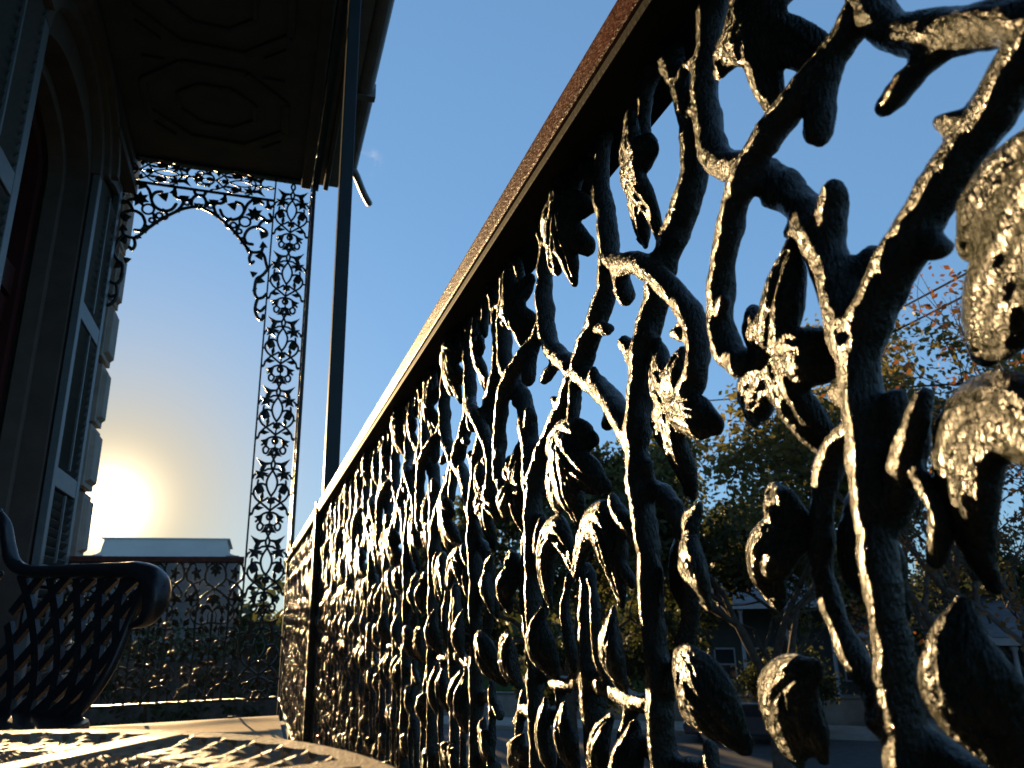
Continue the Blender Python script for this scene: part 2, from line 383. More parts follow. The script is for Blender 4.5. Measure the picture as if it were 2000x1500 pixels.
# louvred shutters, folded back on the wall; slats are sub-parts
slat_me = None
def shutter(ya, yb, zb, zt, rails, curved):
    global slat_me
    s = MB(); x0, x1 = XW+.012, XW+.052; st = .075
    s.box(x0, x1, ya, ya+st, zb, zt if curved >= 0 else zt-.12); s.box(x0, x1, yb-st, yb, zb, zt if curved <= 0 else zt)
    for r_ in rails: s.box(x0+.002, x1-.002, ya+st, yb-st, r_-.055, r_+.055)
    s.box(x0+.002, x1-.002, ya+st, yb-st, zb, zb+.14)
    # curved head
    n = 10; b = len(s.v)
    pts = []
    for i in range(n+1):
        t = i/n; yy = ya+st+(yb-ya-2*st)*t
        pts.append((yy, zt-.26+.16*math.sin(math.pi/2*(t if curved > 0 else 1-t))))
    for i in range(n):
        (ya_, za_), (yb_, zb_) = pts[i], pts[i+1]
        s.quadbox([(x0+.002, ya_, za_), (x1-.002, ya_, za_), (x1-.002, yb_, zb_), (x0+.002, yb_, zb_), (x0+.002, ya_, zt-.004), (x1-.002, ya_, zt-.004), (x1-.002, yb_, zt-.004), (x0+.002, yb_, zt-.004)])
    sh = hp(s, 'shutter', 'shutter', bev=.003)
    W = yb-ya-2*st
    if slat_me is None:
        mb = MB(); mb.quadbox([(-.020, 0, -.018), (-.014, 0, -.022), (-.014, 1, -.022), (-.020, 1, -.018), (.014, 0, .022), (.020, 0, .018), (.020, 1, .018), (.014, 1, .022)])
        slat_me = mb.mesh('slat')
    edges = [zb+.14]+[e for r_ in rails for e in (r_-.055, r_+.055)]+[zt-.25]
    for a, c in zip(edges[0::2], edges[1::2]):
        n = int((c-a)/.052)
        for i in range(n):
            o = link('slat', slat_me, 'slat', sh, ((x0+x1)/2, ya+st, a+.028+i*(c-a-.02)/n)); o.scale = (1, W, 1)
        t = MB().box(x1-.006, x1+.006, (ya+yb)/2-.009, (ya+yb)/2+.009, a+.02, c-.02)
        part(t, 'tilt_rod', 'shutter', sh)
    return sh
shutter(4.757, 5.44, .04, 3.60, (.86, 1.40, 2.42), 1)
shutter(2.775, 3.45, .04, 3.60, (.86, 1.40, 2.42), -1)

# ------------------------------------------------------------------ gallery roof
roof = thing('gallery_roof', 'dark panelled gallery ceiling with moulded octagons, fascia and gutter overhead', 'roof', (-.4, 3, 3.92))
def rp(mb, name, m, **k):
    o = part(mb, name, m, roof, **k); o.location = (.4, -3, -3.92); return o
rp(MB().box(XW+.003, .255, -3, YB+.10, 3.925, 4.02), 'ceiling_board', 'ceiling')
rp(MB().box(XW+.004, XW+.10, -3, YB+.08, 3.83, 3.924), 'cove_moulding', 'ceiling', bev=.02)
rp(MB().box(.125, .20, -3, YB+.08, 3.885, 3.924), 'edge_moulding', 'ceiling', bev=.01)
def oct_ring(cx, cy_, a, b, wdt, z0):
    cs = [(-a*.42, -b), (a*.42, -b), (a, -b*.4), (a, b*.4), (a*.42, b), (-a*.42, b), (-a, b*.4), (-a, -b*.4)]
    for i in range(8):
        p, q = cs[i], cs[(i+1) % 8]
        rp(MB().bar((cx+p[0], cy_+p[1], z0), (cx+q[0], cy_+q[1], z0+.004), wdt, .024), 'ceiling_moulding', 'moulding', bev=.006)
for k in range(6):
    cyk = 4.72-.98*k
    oct_ring(-.47, cyk, .44, .40, .05, 3.911); oct_ring(-.47, cyk, .24, .21, .03, 3.913)
    for sx in (-1, 1):
        for s2 in (-1, 1):
            px, py = -.47+sx*.42, cyk+s2*.40
            mb = MB(); mb.prism([(px, py), (px-sx*.13, py), (px, py-s2*.12)], 3.905, 3.924, place=lambda x, y, zz: (x, zz, y)); rp(mb, 'corner_panel', 'moulding')
rp(MB().box(.206, .262, -3, YB+.12, 3.905, 3.985), 'fascia_beam', 'post')
rp(MB().box(.262, .42, -3, YB+.16, 3.99, 4.02), 'eave_soffit', 'gutter')
rp(MB().box(.30, .34, -3, YB+.14, 3.93, 3.99), 'eave_moulding', 'trim', bev=.01)
# gutter: a half-round trough
gp = []
for i in range(9):
    a = math.pi*i/8; gp.append((.475-.058*math.cos(a), 4.055-.062*math.sin(a)))
gp = [(.417, 4.085)] + gp + [(.533, 4.085)]
def gutter(y0, y1, dx):
    mb = MB(); mb.prism([(x+dx, zz) for x, zz in gp], y0, y1); return rp(mb, 'gutter', 'gutter')
gutter(-3, 4.42, 0); gutter(4.44, YB-.05, .012)
rp(MB().box(.408, .545, 4.40, 4.46, 3.985, 4.09), 'gutter_joint', 'gutter')
rp(MB().tube([(.50, YB-.12, 4.02, .03), (.54, YB-.08, 3.98, .03), (.62, YB+.15, 3.985, .03), (.70, YB+.34, 3.99, .03)], 10, caps=False), 'downspout', 'gutter', smooth=True)
rp(MB().quadbox([]) if False else MB().box(XW-.2, .42, -3, YB+.14, 4.024, 4.30), 'roof_edge', 'gutter')

# ------------------------------------------------------------------ gallery floor and carpet
struct(part(MB().box(XW+.002, .30, -3, YB+.10, -.25, -.012), 'balcony_floor', 'deck'))
struct(part(MB().box(.30, .33, -3, YB+.13, -.30, -.03), 'balcony_edge_board', 'post'))
cm = MB(); nx_, ny_ = 60, 260
def carpet_z(x, y):
    z = .001+.0035*(1+noise.noise(Vector((x*3, y*1.5, 0))))
    e = max(0, (y-4.55)/.8)
    z += .006*e*(1+math.sin(x*7.3+1.1+.6*math.sin(y*3)))*.7
    z += .012*math.exp(-((y-4.95+.55*(x+.55))/.13)**2)*math.exp(-((x+.50)/.42)**2)
    z += .014*math.exp(-((y-5.22)/.10)**2)*(.5+.5*math.sin(x*6+2.2))
    return z
XA, XB, YA_, YB_ = XW+.01, .205, -2.5, 5.30
for j in range(ny_+1):
    for i in range(nx_+1):
        t = (j/ny_)**.55
        x = XA+(XB-XA)*i/nx_; y = YA_+(YB_-YA_)*t
        y += .02*math.sin(x*5)*(1 if j == ny_ else 0)
        cm.v.append((x, y, carpet_z(x, y)))
for j in range(ny_):
    for i in range(nx_):
        a = j*(nx_+1)+i; cm.f.append((a, a+1, a+nx_+2, a+nx_+1))
carpet = part(cm, 'carpet', 'carpet', smooth=True)
tag(carpet, 'tan woven outdoor carpet rippling over the balcony floor', 'carpet')

# ------------------------------------------------------------------ cast iron vine panel (half cell, trunk in the middle)
XR, YAX, P = .21882, .3095, .36873
HB = P/2
D0 = 0.0
def dp(lst, d=0.0): return [(u, d if len(t) < 2 else t[1], z, t[0]) for (u, z, *t) in lst]
def dk(lst, ds):
    return [(p[0], d_, p[1], p[2]) for p, d_ in zip(lst, ds)]
STR = [
 # trunk
 [(.0915, .728, .0085), (.0905, .700, .0088), (.087, .66, .0080), (.0862, .62, .0080), (.085, .58, .0082), (.088, .51, .008), (.092, .43, .008), (.088, .34, .008), (.091, .25, .008), (.088, .17, .009), (.09, .112, .011)],
 # branch towards axis A and up to the rail
 [(.0905, .722, .008), (.0855, .752, .0076), (.077, .778, .0075), (.065, .801, .0077), (.052, .819, .0078), (.037, .834, .0078), (.021, .846, .0077), (.010, .864, .0075), (.0075, .890, .0074), (.012, .918, .0074), (.022, .944, .0076), (.027, .968, .009)],
 [(.022, .940, .007), (.034, .953, .0062), (.048, .953, .006), (.058, .938, .0055), (.063, .915, .005)],
 # branch towards axis B, crossing it and curling under the rail
 [(.093, .722, .008), (.1055, .736, .0077), (.119, .749, .0075), (.136, .764, .0073), (.157, .779, .0074), (.1844, .797, .0076), (.214, .8175, .0074), (.2375, .836, .0072), (.2465, .859, .0071), (.248, .888, .007), (.240, .917, .0068), (.226, .941, .0062), (.206, .953, .0055), (.192, .943, .005)],
 [(.240, .917, .006), (.247, .945, .006), (.252, .968, .008)],
 # connector hung from the loop, in front of the A branch
 [(.1235, .862, .0058, 0), (.108, .8505, .0064, -.003), (.091, .841, .0062, -.008), (.069, .830, .0062, -.012), (.0505, .820, .0064, -.014), (.031, .801, .0063, -.012), (.0165, .780, .0063, -.009), (.0115, .762, .0064, -.008), (.014, .746, .0066, -.008), (.024, .735, .0062, -.008)],
 # nubs
 [(.1000, .842, .0062, -.004), (.0945, .829, .0068, -.006), (.0905, .8175, .0062, -.006)],
 [(.0815, .766, .006, 0), (.088, .7775, .0066, -.004), (.0945, .7875, .0056, -.006)],
 [(.218, .8165, .0055, 0), (.234, .812, .005, -.002), (.246, .808, .0042, -.003)],
 [(.124, .752, .006), (.133, .744, .0055, -.003)],
 [(.084, .745, .006), (.0985, .757, .0058, .004)],
 # bow
 [(.0825, .693, .0055), (.068, .6855, .0058), (.058, .672, .0056), (.0525, .654, .0054), (.0505, .636, .0054), (.0545, .6195, .0054), (.0635, .604, .0055), (.076, .5895, .0058), (.098, .577, .006), (.125, .573, .0061), (.153, .577, .0062), (.1844, .583, .0075)],
 # bud on the B side
 [(.090, .655, .006), (.1000, .666, .0066, -.003), (.109, .677, .0066, -.006), (.1175, .688, .005, -.008), (.121, .6935, .004, -.008)],
 [(.092, .676, .005), (.099, .686, .0048, -.002), (.104, .697, .0044, -.003)],
 # stem on axis B
 [(.1844, .797, .006), (.1844, .772, .0055, -.004), (.1844, .752, .005, -.006)],
 [(.1844, .653, .0052), (.1844, .633, .0072), (.1844, .606, .0092), (.1844, .582, .010), (.1844, .555, .0082), (.1844, .50, .007), (.186, .42, .0065), (.183, .34, .0065), (.186, .25, .0065), (.1844, .16, .007), (.1844, .112, .008)],
 # lower side shoots
 [(.089, .475, .007), (.066, .497, .006), (.038, .487, .0058), (.019, .452, .0055), (.022, .418, .005), (.038, .405, .0045)],
 [(.091, .445, .007), (.116, .470, .006), (.146, .466, .0057), (.164, .432, .0053), (.158, .398, .005), (.142, .388, .0045)],
 [(.089, .300, .007), (.062, .326, .006), (.03, .312, .0056), (.012, .275, .0052), (.018, .240, .005), (.034, .231, .0045)],
 [(.090, .280, .007), (.12, .308, .006), (.152, .298, .0056), (.168, .262, .0052), (.158, .230, .005)],
 [(.089, .205, .007), (.058, .200, .006), (.028, .172, .0056), (.002, .125, .0055)],
 [(.089, .205, .007), (.12, .200, .006), (.150, .170, .0056), (.180, .122, .0055)],
 [(.124, .574, .0045), (.137, .545, .0042, -.004), (.134, .500, .004, -.005), (.141, .450, .004, -.003), (.136, .395, .004, -.004), (.142, .33, .004), (.134, .26, .004), (.14, .19, .004), (.135, .115, .005)],
 [(.046, .560, .0045), (.036, .52, .0042, -.004), (.041, .46, .004, -.005), (.033, .40, .004, -.003), (.04, .33, .004), (.033, .26, .004), (.04, .19, .004), (.034, .115, .005)],
 [(.153, .577, .005), (.161, .600, .0046, -.005), (.158, .628, .0042, -.007), (.166, .648, .004, -.005)],
 [(.110, .640, .0042, -.004), (.118, .655, .004, -.007), (.113, .668, .0036, -.008)],
 [(.024, .535, .005), (.05, .548, .0055), (.085, .545, .006), (.12, .552, .0055), (.146, .540, .005)],
]
sm = MB()
for i_, s_ in enumerate(STR):
    if i_ == 0: pp_ = [(p[0], -.0045, p[1], p[2]*.93) for p in s_]                       # trunk stands proud
    elif i_ in (1, 3): pp_ = [(p[0], -.0045*max(0, 1-j_/4), p[1], p[2]*1.14) for j_, p in enumerate(s_)]
    elif i_ == 5: pp_ = [(p[0], p[3], p[1], p[2]*1.14) for p in s_]
    else: pp_ = dp(s_)
    sm.tube(pp_, 10, n=6, wob=.22)
random.seed(3)
for s_ in STR[:6]:                                            # pruned twig stubs along the main stems
    for k in range(1, len(s_)-1):
        if random.random() < .42:
            u, zz, r_ = s_[k][0], s_[k][1], s_[k][2]; dd = s_[k][3] if len(s_[k]) > 3 else 0
            a = random.choice((-1, 1)); du = a*.012
            sm.tube([(u, dd, zz, r_*.7), (u+du*.6, dd-.004, zz+.003, r_*.62), (u+du, dd-.005, zz+.006, r_*.5)], 8, n=2)
stem_me = remesh(sm.mesh('stem'), .0021, 2, 'vine_stem', .0011, 90, 1)
stem_me.materials.append(MT['iron'])

# leaves: lobes given as chains (u, z, r[, d]); built round their centre
YV = Vector((0, 1, 0))
def leaf_mesh(name, lobes, c, d0, thick=.5, tilt=(0, 0), seed=0, vox=.0013, fat=1.28):
    mb = MB()
    for lb in lobes:
        pts = [(u-c[0], (t[0] if t else 0), zz-c[1], r_*fat) for (u, zz, r_, *t) in lb]
        mb.tube(pts, 12, flat=(YV, thick), n=5)
    if len(lobes) >= 4:
        ml = sum(math.hypot(lb[-1][0]-lb[0][0], lb[-1][1]-lb[0][1]) for lb in lobes)/len(lobes)
        mb.tube([(0, -.004, ml*.16, ml*.46), (0, -.004, 0, ml*.52), (0, -.004, -ml*.16, ml*.46)], 14, flat=(YV, .28), n=3)
    me = remesh(mb.mesh(name), vox, 2, name, .0006, 110, seed)
    segs = []
    for lb in lobes:
        P2 = crom([(u-c[0], zz-c[1], r_*fat) for (u, zz, r_, *t) in lb], 4); acc = 0
        for a_, b_ in zip(P2, P2[1:]):
            L_ = math.hypot(b_[0]-a_[0], b_[1]-a_[1]); segs.append((a_, b_, L_, acc)); acc += L_
    for v_ in me.vertices:
        x_, y_, z_ = v_.co; best = 1e9; al = 0; rr = .01
        for a_, b_, L_, acc in segs:
            t_ = max(0, min(1, ((x_-a_[0])*(b_[0]-a_[0])+(z_-a_[1])*(b_[1]-a_[1]))/(L_*L_+1e-12)))
            dd_ = math.hypot(x_-a_[0]-t_*(b_[0]-a_[0]), z_-a_[1]-t_*(b_[1]-a_[1]))
            if dd_ < best: best = dd_; al = acc+t_*L_; rr = a_[2]
        e_ = min(1, best/(rr+1e-6))
        sgn = -1 if y_ < 0 else 1
        nz_ = noise.noise(Vector((x_*90, z_*60, seed)))
        g_ = -.0013*math.exp(-(best/.0017)**2)+.00042*math.sin(best*2*math.pi/.0046+4*nz_+al*60)*min(1, 3*e_)*(1.15-e_)
        v_.co = (x_, y_+sgn*g_, z_)
    Rm = Matrix.Rotation(tilt[0], 4, 'Z') @ Matrix.Rotation(tilt[1], 4, 'X')
    me.transform(Rm); me.materials.append(MT['iron_leaf'])
    return me, (c[0], d0+.004, c[1])
LV = []
def addleaf(*a, onB=False, **k):
    me, loc = leaf_mesh('leaf', *a, seed=len(LV)+1, **k); LV.append((me, loc, onB))
# trefoil hanging from the connector (beside axis A)
addleaf([[(.046, .736, .009, -.004), (.055, .750, .0118, -.003), (.0615, .765, .0098, .001), (.066, .778, .004, .004)],
         [(.046, .733, .009, -.004), (.060, .728, .0118, -.004), (.072, .7245, .0105, .001), (.079, .722, .005, .004)],
         [(.046, .730, .009, -.004), (.049, .714, .0095, -.004), (.0525, .698, .0092, .001), (.058, .686, .0045, .004)],
         [(.044, .731, .009, -.004), (.030, .726, .0105, -.004), (.0185, .7195, .0112, .000), (.010, .714, .006, .003)],
         [(.044, .736, .008, -.004), (.036, .748, .0085, -.003), (.031, .757, .006, .001)]], (.045, .733), -.006, thick=.50, tilt=(R(3), R(6)), fat=1.12)
# leaf below the rail beside axis A
addleaf([[(.064, .897, .006, -.004), (.053, .897, .0095), (.043, .895, .0085, .003), (.037, .891, .004, .004)],
         [(.064, .895, .006, -.004), (.0625, .878, .0085), (.061, .862, .0062, .003), (.062, .8435, .0036, .005)],
         [(.064, .896, .006, -.004), (.076, .878, .0085), (.086, .863, .0075, .003), (.092, .857, .004, .005)],
         [(.064, .898, .006, -.004), (.062, .912, .0095), (.060, .928, .0065, .002)],
         [(.064, .898, .006, -.004), (.078, .906, .0085), (.088, .912, .006, .002)]], (.064, .895), -.010, thick=.50, tilt=(R(12), R(8)))
# hooked leaf curling from axis B
addleaf([[(.1810, .650, .004), (.168, .668, .0075, -.004), (.150, .679, .0115, -.007), (.135, .674, .0125, -.008), (.127, .657, .0105, -.006), (.1245, .640, .0058, -.002), (.1255, .629, .003, .002)]], (.146, .668), -.006, thick=.52, tilt=(R(-10), R(-6)))
# oval leaf between trunk and axis B
addleaf([[(.1225, .625, .003), (.121, .614, .0085, -.004), (.122, .601, .0120, -.006), (.125, .588, .0085, -.003), (.127, .578, .003, 0)]], (.123, .602), -.012, thick=.46, tilt=(R(16), R(5)))
# leaf on the bow towards axis A
addleaf([[(.046, .657, .0045), (.0365, .6655, .008, -.003), (.030, .673, .0045, 0)], [(.046, .656, .005), (.033, .650, .0105, -.004), (.026, .640, .0085, -.001), (.027, .628, .0042, .003)]],
        (.036, .652), -.008, thick=.46, tilt=(R(20), R(0)))
# large pointed leaf under it
addleaf([[(.052, .603, .0045), (.042, .597, .0105, -.004), (.032, .587, .0145, -.005), (.0235, .576, .0115, -.003), (.017, .566, .0055, .001)], [(.042, .594, .006), (.043, .580, .0085, -.002), (.040, .570, .004, .001)]],
        (.036, .586), -.010, thick=.46, tilt=(R(-18), R(8)))
# leaf inside the bow
addleaf([[(.0665, .666, .005), (.068, .652, .0095, -.003), (.0695, .638, .0105, -.003), (.073, .625, .006, 0)]], (.069, .646), .006, thick=.5, tilt=(R(10), 0))
# lower leaves
addleaf([[(.150, .560, .004), (.155, .549, .0085, -.004), (.158, .537, .0095, -.004), (.160, .522, .004, 0)]], (.156, .542), -.010, thick=.50, tilt=(R(12), 0))
addleaf([[(.118, .560, .004), (.119, .545, .009, -.004), (.121, .528, .0095, -.004), (.122, .512, .004, 0)]], (.120, .537), -.011, thick=.50, tilt=(R(-14), 0))
def ivy(cu, cz, s, a0, tl):
    lobes = []
    for k, (an, ln, wd) in enumerate(((0, .034, .0095), (70, .026, .0085), (-70, .026, .0085), (130, .018, .007), (-130, .018, .007))):
        a = R(an+a0); du, dz = math.sin(a), -math.cos(a)
        lobes.append([(cu, cz, .006*s, -.004), (cu+du*ln*.5*s, cz+dz*ln*.5*s, wd*s, -.003), (cu+du*ln*.85*s, cz+dz*ln*.85*s, wd*.75*s, .001), (cu+du*ln*1.1*s, cz+dz*ln*1.1*s, wd*.3*s, .003)])
    addleaf(lobes, (cu, cz), -.010, thick=.46, tilt=(R(tl), R(6)), vox=.0017)
ivy(.048, .515, .85, 20, 15); ivy(.040, .400, 1.0, -15, -12); ivy(.143, .392, 1.0, 12, 14)
ivy(.045, .270, .95, 25, 12); ivy(.145, .225, .95, -20, -14); ivy(.135, .345, .75, 60, 10)
for cu, cz, s_, a_, tl_ in ((.020, .365, .7, 40, -10), (.070, .235, .75, -30, 12), (.115, .265, .7, 30, -12), (.165, .335, .7, -25, 10), (.030, .180, .75, 15, 14), (.150, .150, .75, -15, -10), (.112, .430, .7, -40, 12), (.065, .455, .7, 35, -14), (.170, .480, .7, 10, 8)):
    ivy(cu, cz, s_, a_, tl_)
# leaves on axis B
addleaf([[(.1844, .752, .005, -.004), (.170, .745, .0095, -.002), (.156, .738, .0095, .002), (.148, .735, .005, .004)],
         [(.1844, .752, .005, -.004), (.199, .745, .0095, -.002), (.213, .738, .0095, .002), (.221, .735, .005, .004)],
         [(.1844, .742, .007, -.005), (.165, .722, .0105, -.003), (.150, .708, .0100, .002), (.141, .701, .0045, .005)],
         [(.1844, .742, .007, -.005), (.204, .722, .0105, -.003), (.219, .708, .0100, .002), (.228, .701, .0045, .005)],
         [(.1844, .745, .007, -.005), (.1844, .722, .0115, -.004), (.185, .700, .0105, .001), (.186, .682, .005, .004)]], (.1844, .725), -.014, thick=.50, tilt=(R(6), R(8)), onB=True)
addleaf([[(.1844, .940, .005, -.004), (.170, .930, .0095, -.002), (.157, .922, .008, .002), (.149, .918, .004, .004)],
         [(.1844, .940, .005, -.004), (.199, .930, .0095, -.002), (.212, .922, .008, .002), (.220, .918, .004, .004)],
         [(.1844, .935, .007, -.005), (.172, .908, .0095, -.003), (.162, .893, .0075, .002)],
         [(.1844, .935, .007, -.005), (.197, .908, .0095, -.003), (.207, .893, .0075, .002)],
         [(.1844, .940, .007, -.005), (.1844, .912, .0105, -.003), (.185, .888, .0085, .001), (.1855, .872, .004, .003)],
         [(.1844, .935, .007), (.1844, .958, .006)]], (.1844, .918), -.010, thick=.50, tilt=(R(-8), R(6)), onB=True)

# joined variant for the far part of the railing
def joined(meshes, name, m):
    bm = bmesh.new()
    for me, loc in meshes:
        t = me.copy(); t.transform(Matrix.Translation(loc)); bm.from_mesh(t); bpy.data.meshes.remove(t)
    me = bpy.data.meshes.new(name); bm.to_mesh(me); bm.free()
    me.polygons.foreach_set('use_smooth', [True]*len(me.polygons)); me.materials.append(m); return me
far_plain = joined([(stem_me, (0, 0, 0))]+[(m_, l_) for m_, l_, b_ in LV if not b_], 'vine_panel_far', MT['iron'])
far_b = joined([(stem_me, (0, 0, 0))]+[(m_, l_) for m_, l_, b_ in LV], 'vine_panel_far', MT['iron'])
def panel(parent, loc, rz, sx, withB, leaves=True):
    me = stem_me if leaves else (far_b if withB else far_plain)
    o = link('vine_panel', me, None, parent, loc); o.rotation_euler = (0, 0, rz); o.scale = (sx, 1, 1)
    if leaves:
        for i, (lm, ll, onB) in enumerate(LV):
            if onB and not withB: continue
            l_ = link('leaf', lm, None, o, ll)
            l_.rotation_euler = (R(random.uniform(-7, 7)), R(random.uniform(-5, 5)), R(random.uniform(-8, 8)))
    return o
random.seed(11)
def rail_prof(w2, z0, z1, ch=.010):
    return [(-w2, z0), (w2, z0), (w2, z1-ch), (w2-ch, z1), (-w2+ch, z1), (-w2, z1-ch)]
YP = 2.705                                                    # tall post position
def long_rail(name, label, ya, yb, units, nleaf):
    t = thing(name, label, 'railing', (XR, ya, 0))
    def lp(mb, n, m, **k):
        o = part(mb, n, m, t, **k); o.location = (-XR, -ya, 0); return o
    mb = MB(); mb.prism([(XR+x, z) for x, z in rail_prof(.0305, .9665, 1.0)], ya, yb); lp(mb, 'hand_rail', 'rail_wood', bev=.003)
    lp(MB().box(XR-.0285, XR+.0300, ya+.002, yb-.002, .9575, .9662), 'top_bar', 'iron_bar', bev=.002)
    lp(MB().box(XR-.018, XR+.018, ya+.002, yb-.002, .100, .113), 'bottom_bar', 'iron', bev=.002)
    for i, (yc, sx) in enumerate(units):
        panel(t, (0, yc-ya, 0), R(-90), sx, sx < 0, i < nleaf)
    n = max(2, int((yb-ya)/1.2)+1)
    for i in range(n):
        y = ya+.03+(yb-ya-.06)*i/(n-1)
        lp(MB().box(XR-.010, XR+.010, y-.010, y+.010, .0, .0995), 'foot', 'iron')
    return t
# unit: axis A at local x=0; with rz=-90 local +x runs towards -Y
ua = []
for k in range(-1, 6):
    ua.append((YAX+k*P, 1)); ua.append((YAX+k*P, -1))
ua.append((YAX+6*P, 1))
ua = [u for u in ua]
ua.sort(key=lambda u: abs(u[0]-u[1]*HB/2-.45))
long_rail('balcony_railing', 'near vine ironwork railing with red brown hand rail, right of the slim post', -.35, YP-.032, ua, 11)
ub = [(YAX+6*P+.0, -1)]
for k in range(7, 14): ub += [(YAX+k*P, 1), (YAX+k*P, -1)]
long_rail('balcony_railing', 'far vine ironwork railing glittering in the sun, between slim post and lace column', YP+.032, YB-.02, ub, 0)
# railing across the end of the balcony
t = thing('end_railing', 'end railing of vine ironwork with dark red rail, behind the armchair', 'railing', (-.6, YB, 0))
def ep(mb, n, m, **k):
    o = part(mb, n, m, t, **k); o.location = (.6, -YB, 0); return o
mb = MB(); mb.prism([(y, z) for y, z in rail_prof(.0305, .9665, 1.0)], XW+.02, -.075, place=lambda x, y, z: (y, YB+x, z)); ep(mb, 'hand_rail', 'rail_wood', bev=.003)
ep(MB().box(XW+.02, -.075, YB-.02, YB+.02, .957, .9662), 'top_bar', 'iron'); ep(MB().box(XW+.02, .19, YB-.02, YB+.02, .100, .114), 'bottom_bar', 'iron')
for i in range(6):
    xb = -.061-i*HB
    if i % 2 == 0: panel(t, (xb+.6, 0, 0), 0, -1, True)          # axis A at the right edge
    else: panel(t, (xb-HB+.6, 0, 0), 0, 1, False)
for x in (-1.10, -.58): ep(MB().box(x-.01, x+.01, YB-.01, YB+.01, 0, .0995), 'foot', 'iron')

# ------------------------------------------------------------------ posts
tp = thing('gallery_post', 'slim square dark post rising from the railing to the roof', 'post', (XR, YP, 0))
part(MB().box(-.014, .036, -.030, .030, -.01, 3.80), 'shaft', 'post', tp, bev=.003)
part(MB().box(-.036, -.0145, -.016, .016, -.01, .999), 'rail_bracket', 'iron', tp, bev=.002)
part(MB().box(-.026, .048, -.042, .042, 3.62, 3.70), 'capital', 'post', tp, bev=.006)
part(MB().box(-.03, .052, -.046, .046, -.012, .06), 'base', 'post', tp, bev=.006)

# ------------------------------------------------------------------ cast lace motif (column, frieze)
SXL, SZL = .000355, .0003835
def lc(x, y): return ((x-(830-.085*(y-300)))*SXL, -(y-230)*SZL)
LS = [[(828, 235), (795, 285), (792, 345), (828, 400)], [(828, 400), (785, 470), (778, 540), (813, 602)],
      [(813, 602), (745, 690), (690, 790), (680, 885), (706, 985), (762, 1080)],
      [(505, 890), (440, 970), (432, 1055), (480, 1140), (560, 1200), (650, 1268), (735, 1335)],
      [(585, 1180), (640, 1150), (705, 1110)], [(550, 1200), (485, 1258), (432, 1315), (402, 1395), (372, 1420)],
      [(745, 1370), (660, 1382), (575, 1425), (515, 1500), (470, 1540)],
      [(515, 1500), (560, 1555), (610, 1610), (560, 1690), (505, 1670), (500, 1600), (545, 1560)],
      [(520, 800), (508, 850), (505, 890)], [(745, 1370), (680, 1440), (700, 1500), (745, 1490)],
      [(600, 600), (650, 620), (700, 590), (770, 585)], [(470, 690), (430, 720), (418, 760)], [(640, 690), (690, 715), (735, 700)],
      [(505, 890), (560, 860), (640, 870), (682, 900)], [(430, 1050), (408, 1050), (395, 1050)], [(400, 1395), (360, 1400)]]
CS = [[(765, 1180), (748, 1290), (744, 1370), (738, 1450), (730, 1600), (728, 1625)]]
def blob(n, ro, ri, a0=0, sx=1, sz=1):
    return [((ro if i % 2 == 0 else ri)*math.sin(R(a0)+math.pi*i/n)*sx, (ro if i % 2 == 0 else ri)*math.cos(R(a0)+math.pi*i/n)*sz) for i in range(2*n)]
bird = [(x*1.0, y*1.0) for x, y in ((-.040, .028), (-.020, .016), (.004, .006), (.040, .008), (.030, -.002), (.012, -.008), (.002, -.030), (-.022, -.034), (-.014, -.012))]
LF = [(lc(640, 490), bird), (lc(575, 690), blob(5, .037, .017, 10)), (lc(545, 965), blob(4, .026, .020, 20)), (lc(590, 1095), blob(2, .030, .010, 8)),
      (lc(520, 1300), blob(2, .027, .011, 85)), (lc(545, 1470), blob(3, .028, .012, 40)), (lc(650, 1690), blob(3, .026, .011, 120))]
LFC = [(lc(765, 1165), blob(6, .026, .020, 0)), (lc(738, 1440), blob(2, .022, .010, 0)), (lc(728, 1600), blob(2, .036, .012, 90))]
def lace_scroll():
    mb = MB()
    for s_ in LS:
        for sg in (-1, 1):
            mb.tube([(sg*lc(*p)[0], 0, lc(*p)[1], .0080) for p in s_], 6, n=4)
    for s_ in CS: mb.tube([(lc(*p)[0], 0, lc(*p)[1], .0062) for p in s_], 6, n=3)
    return mb.mesh('lace_scroll', True)
lace_me = lace_scroll(); lace_me.materials.append(MT['iron_far'])
def leaf_plate(poly, name='lace_leaf'):
    n = len(poly); mb = MB()
    mb.v = [(x, -.004, z) for x, z in poly]+[(x, .004, z) for x, z in poly]+[(0, -.010, 0), (0, .010, 0)]
    for i in range(n):
        j = (i+1) % n
        mb.f += [(i, j, 2*n), (n+j, n+i, 2*n+1), (i, n+i, n+j, j)]
    me = mb.mesh(name); me.materials.append(MT['iron_far']); return me
LFM = [(c, leaf_plate([(x*1.45, z*1.45) for x, z in p])) for c, p in LF]; LFMC = [(c, leaf_plate([(x*1.2, z*1.2) for x, z in p])) for c, p in LFC]
LACE_P = 1390*SZL
def lace(parent, Mx, leaves=True):
    """one motif; Mx maps the motif (x across, z down the length) into the parent"""
    o = link('lace_panel', lace_me, None, parent); o.matrix_local = Mx
    if leaves:
        for c, me in LFM:
            for sg in (-1, 1):
                l_ = link('leaf', me, None, o, (sg*c[0], 0, c[1])); l_.scale = (sg, 1, 1)
        for c, me in LFMC: link('leaf', me, None, o, (c[0], 0, c[1]))
    return o
col = thing('lace_column', 'tall openwork lace column of cast iron at the balcony corner', 'column', (.07, YB, 0))
XC0, XC1 = -.066, .2
part(MB().box(XC0-.006-.07, XC0+.006-.07, -.010, .010, 0, 3.90), 'rod', 'iron_far', col); part(MB().box(XC0-.03-.07, XC0+.012-.07, -.02, .01, .0, .012), 'rod_foot', 'iron_far', col)
part(MB().box(XC1-.07, XC1+.036-.07, -.018, .018, 0, 3.90), 'corner_post', 'post', col, bev=.003)
ztop = 3.87
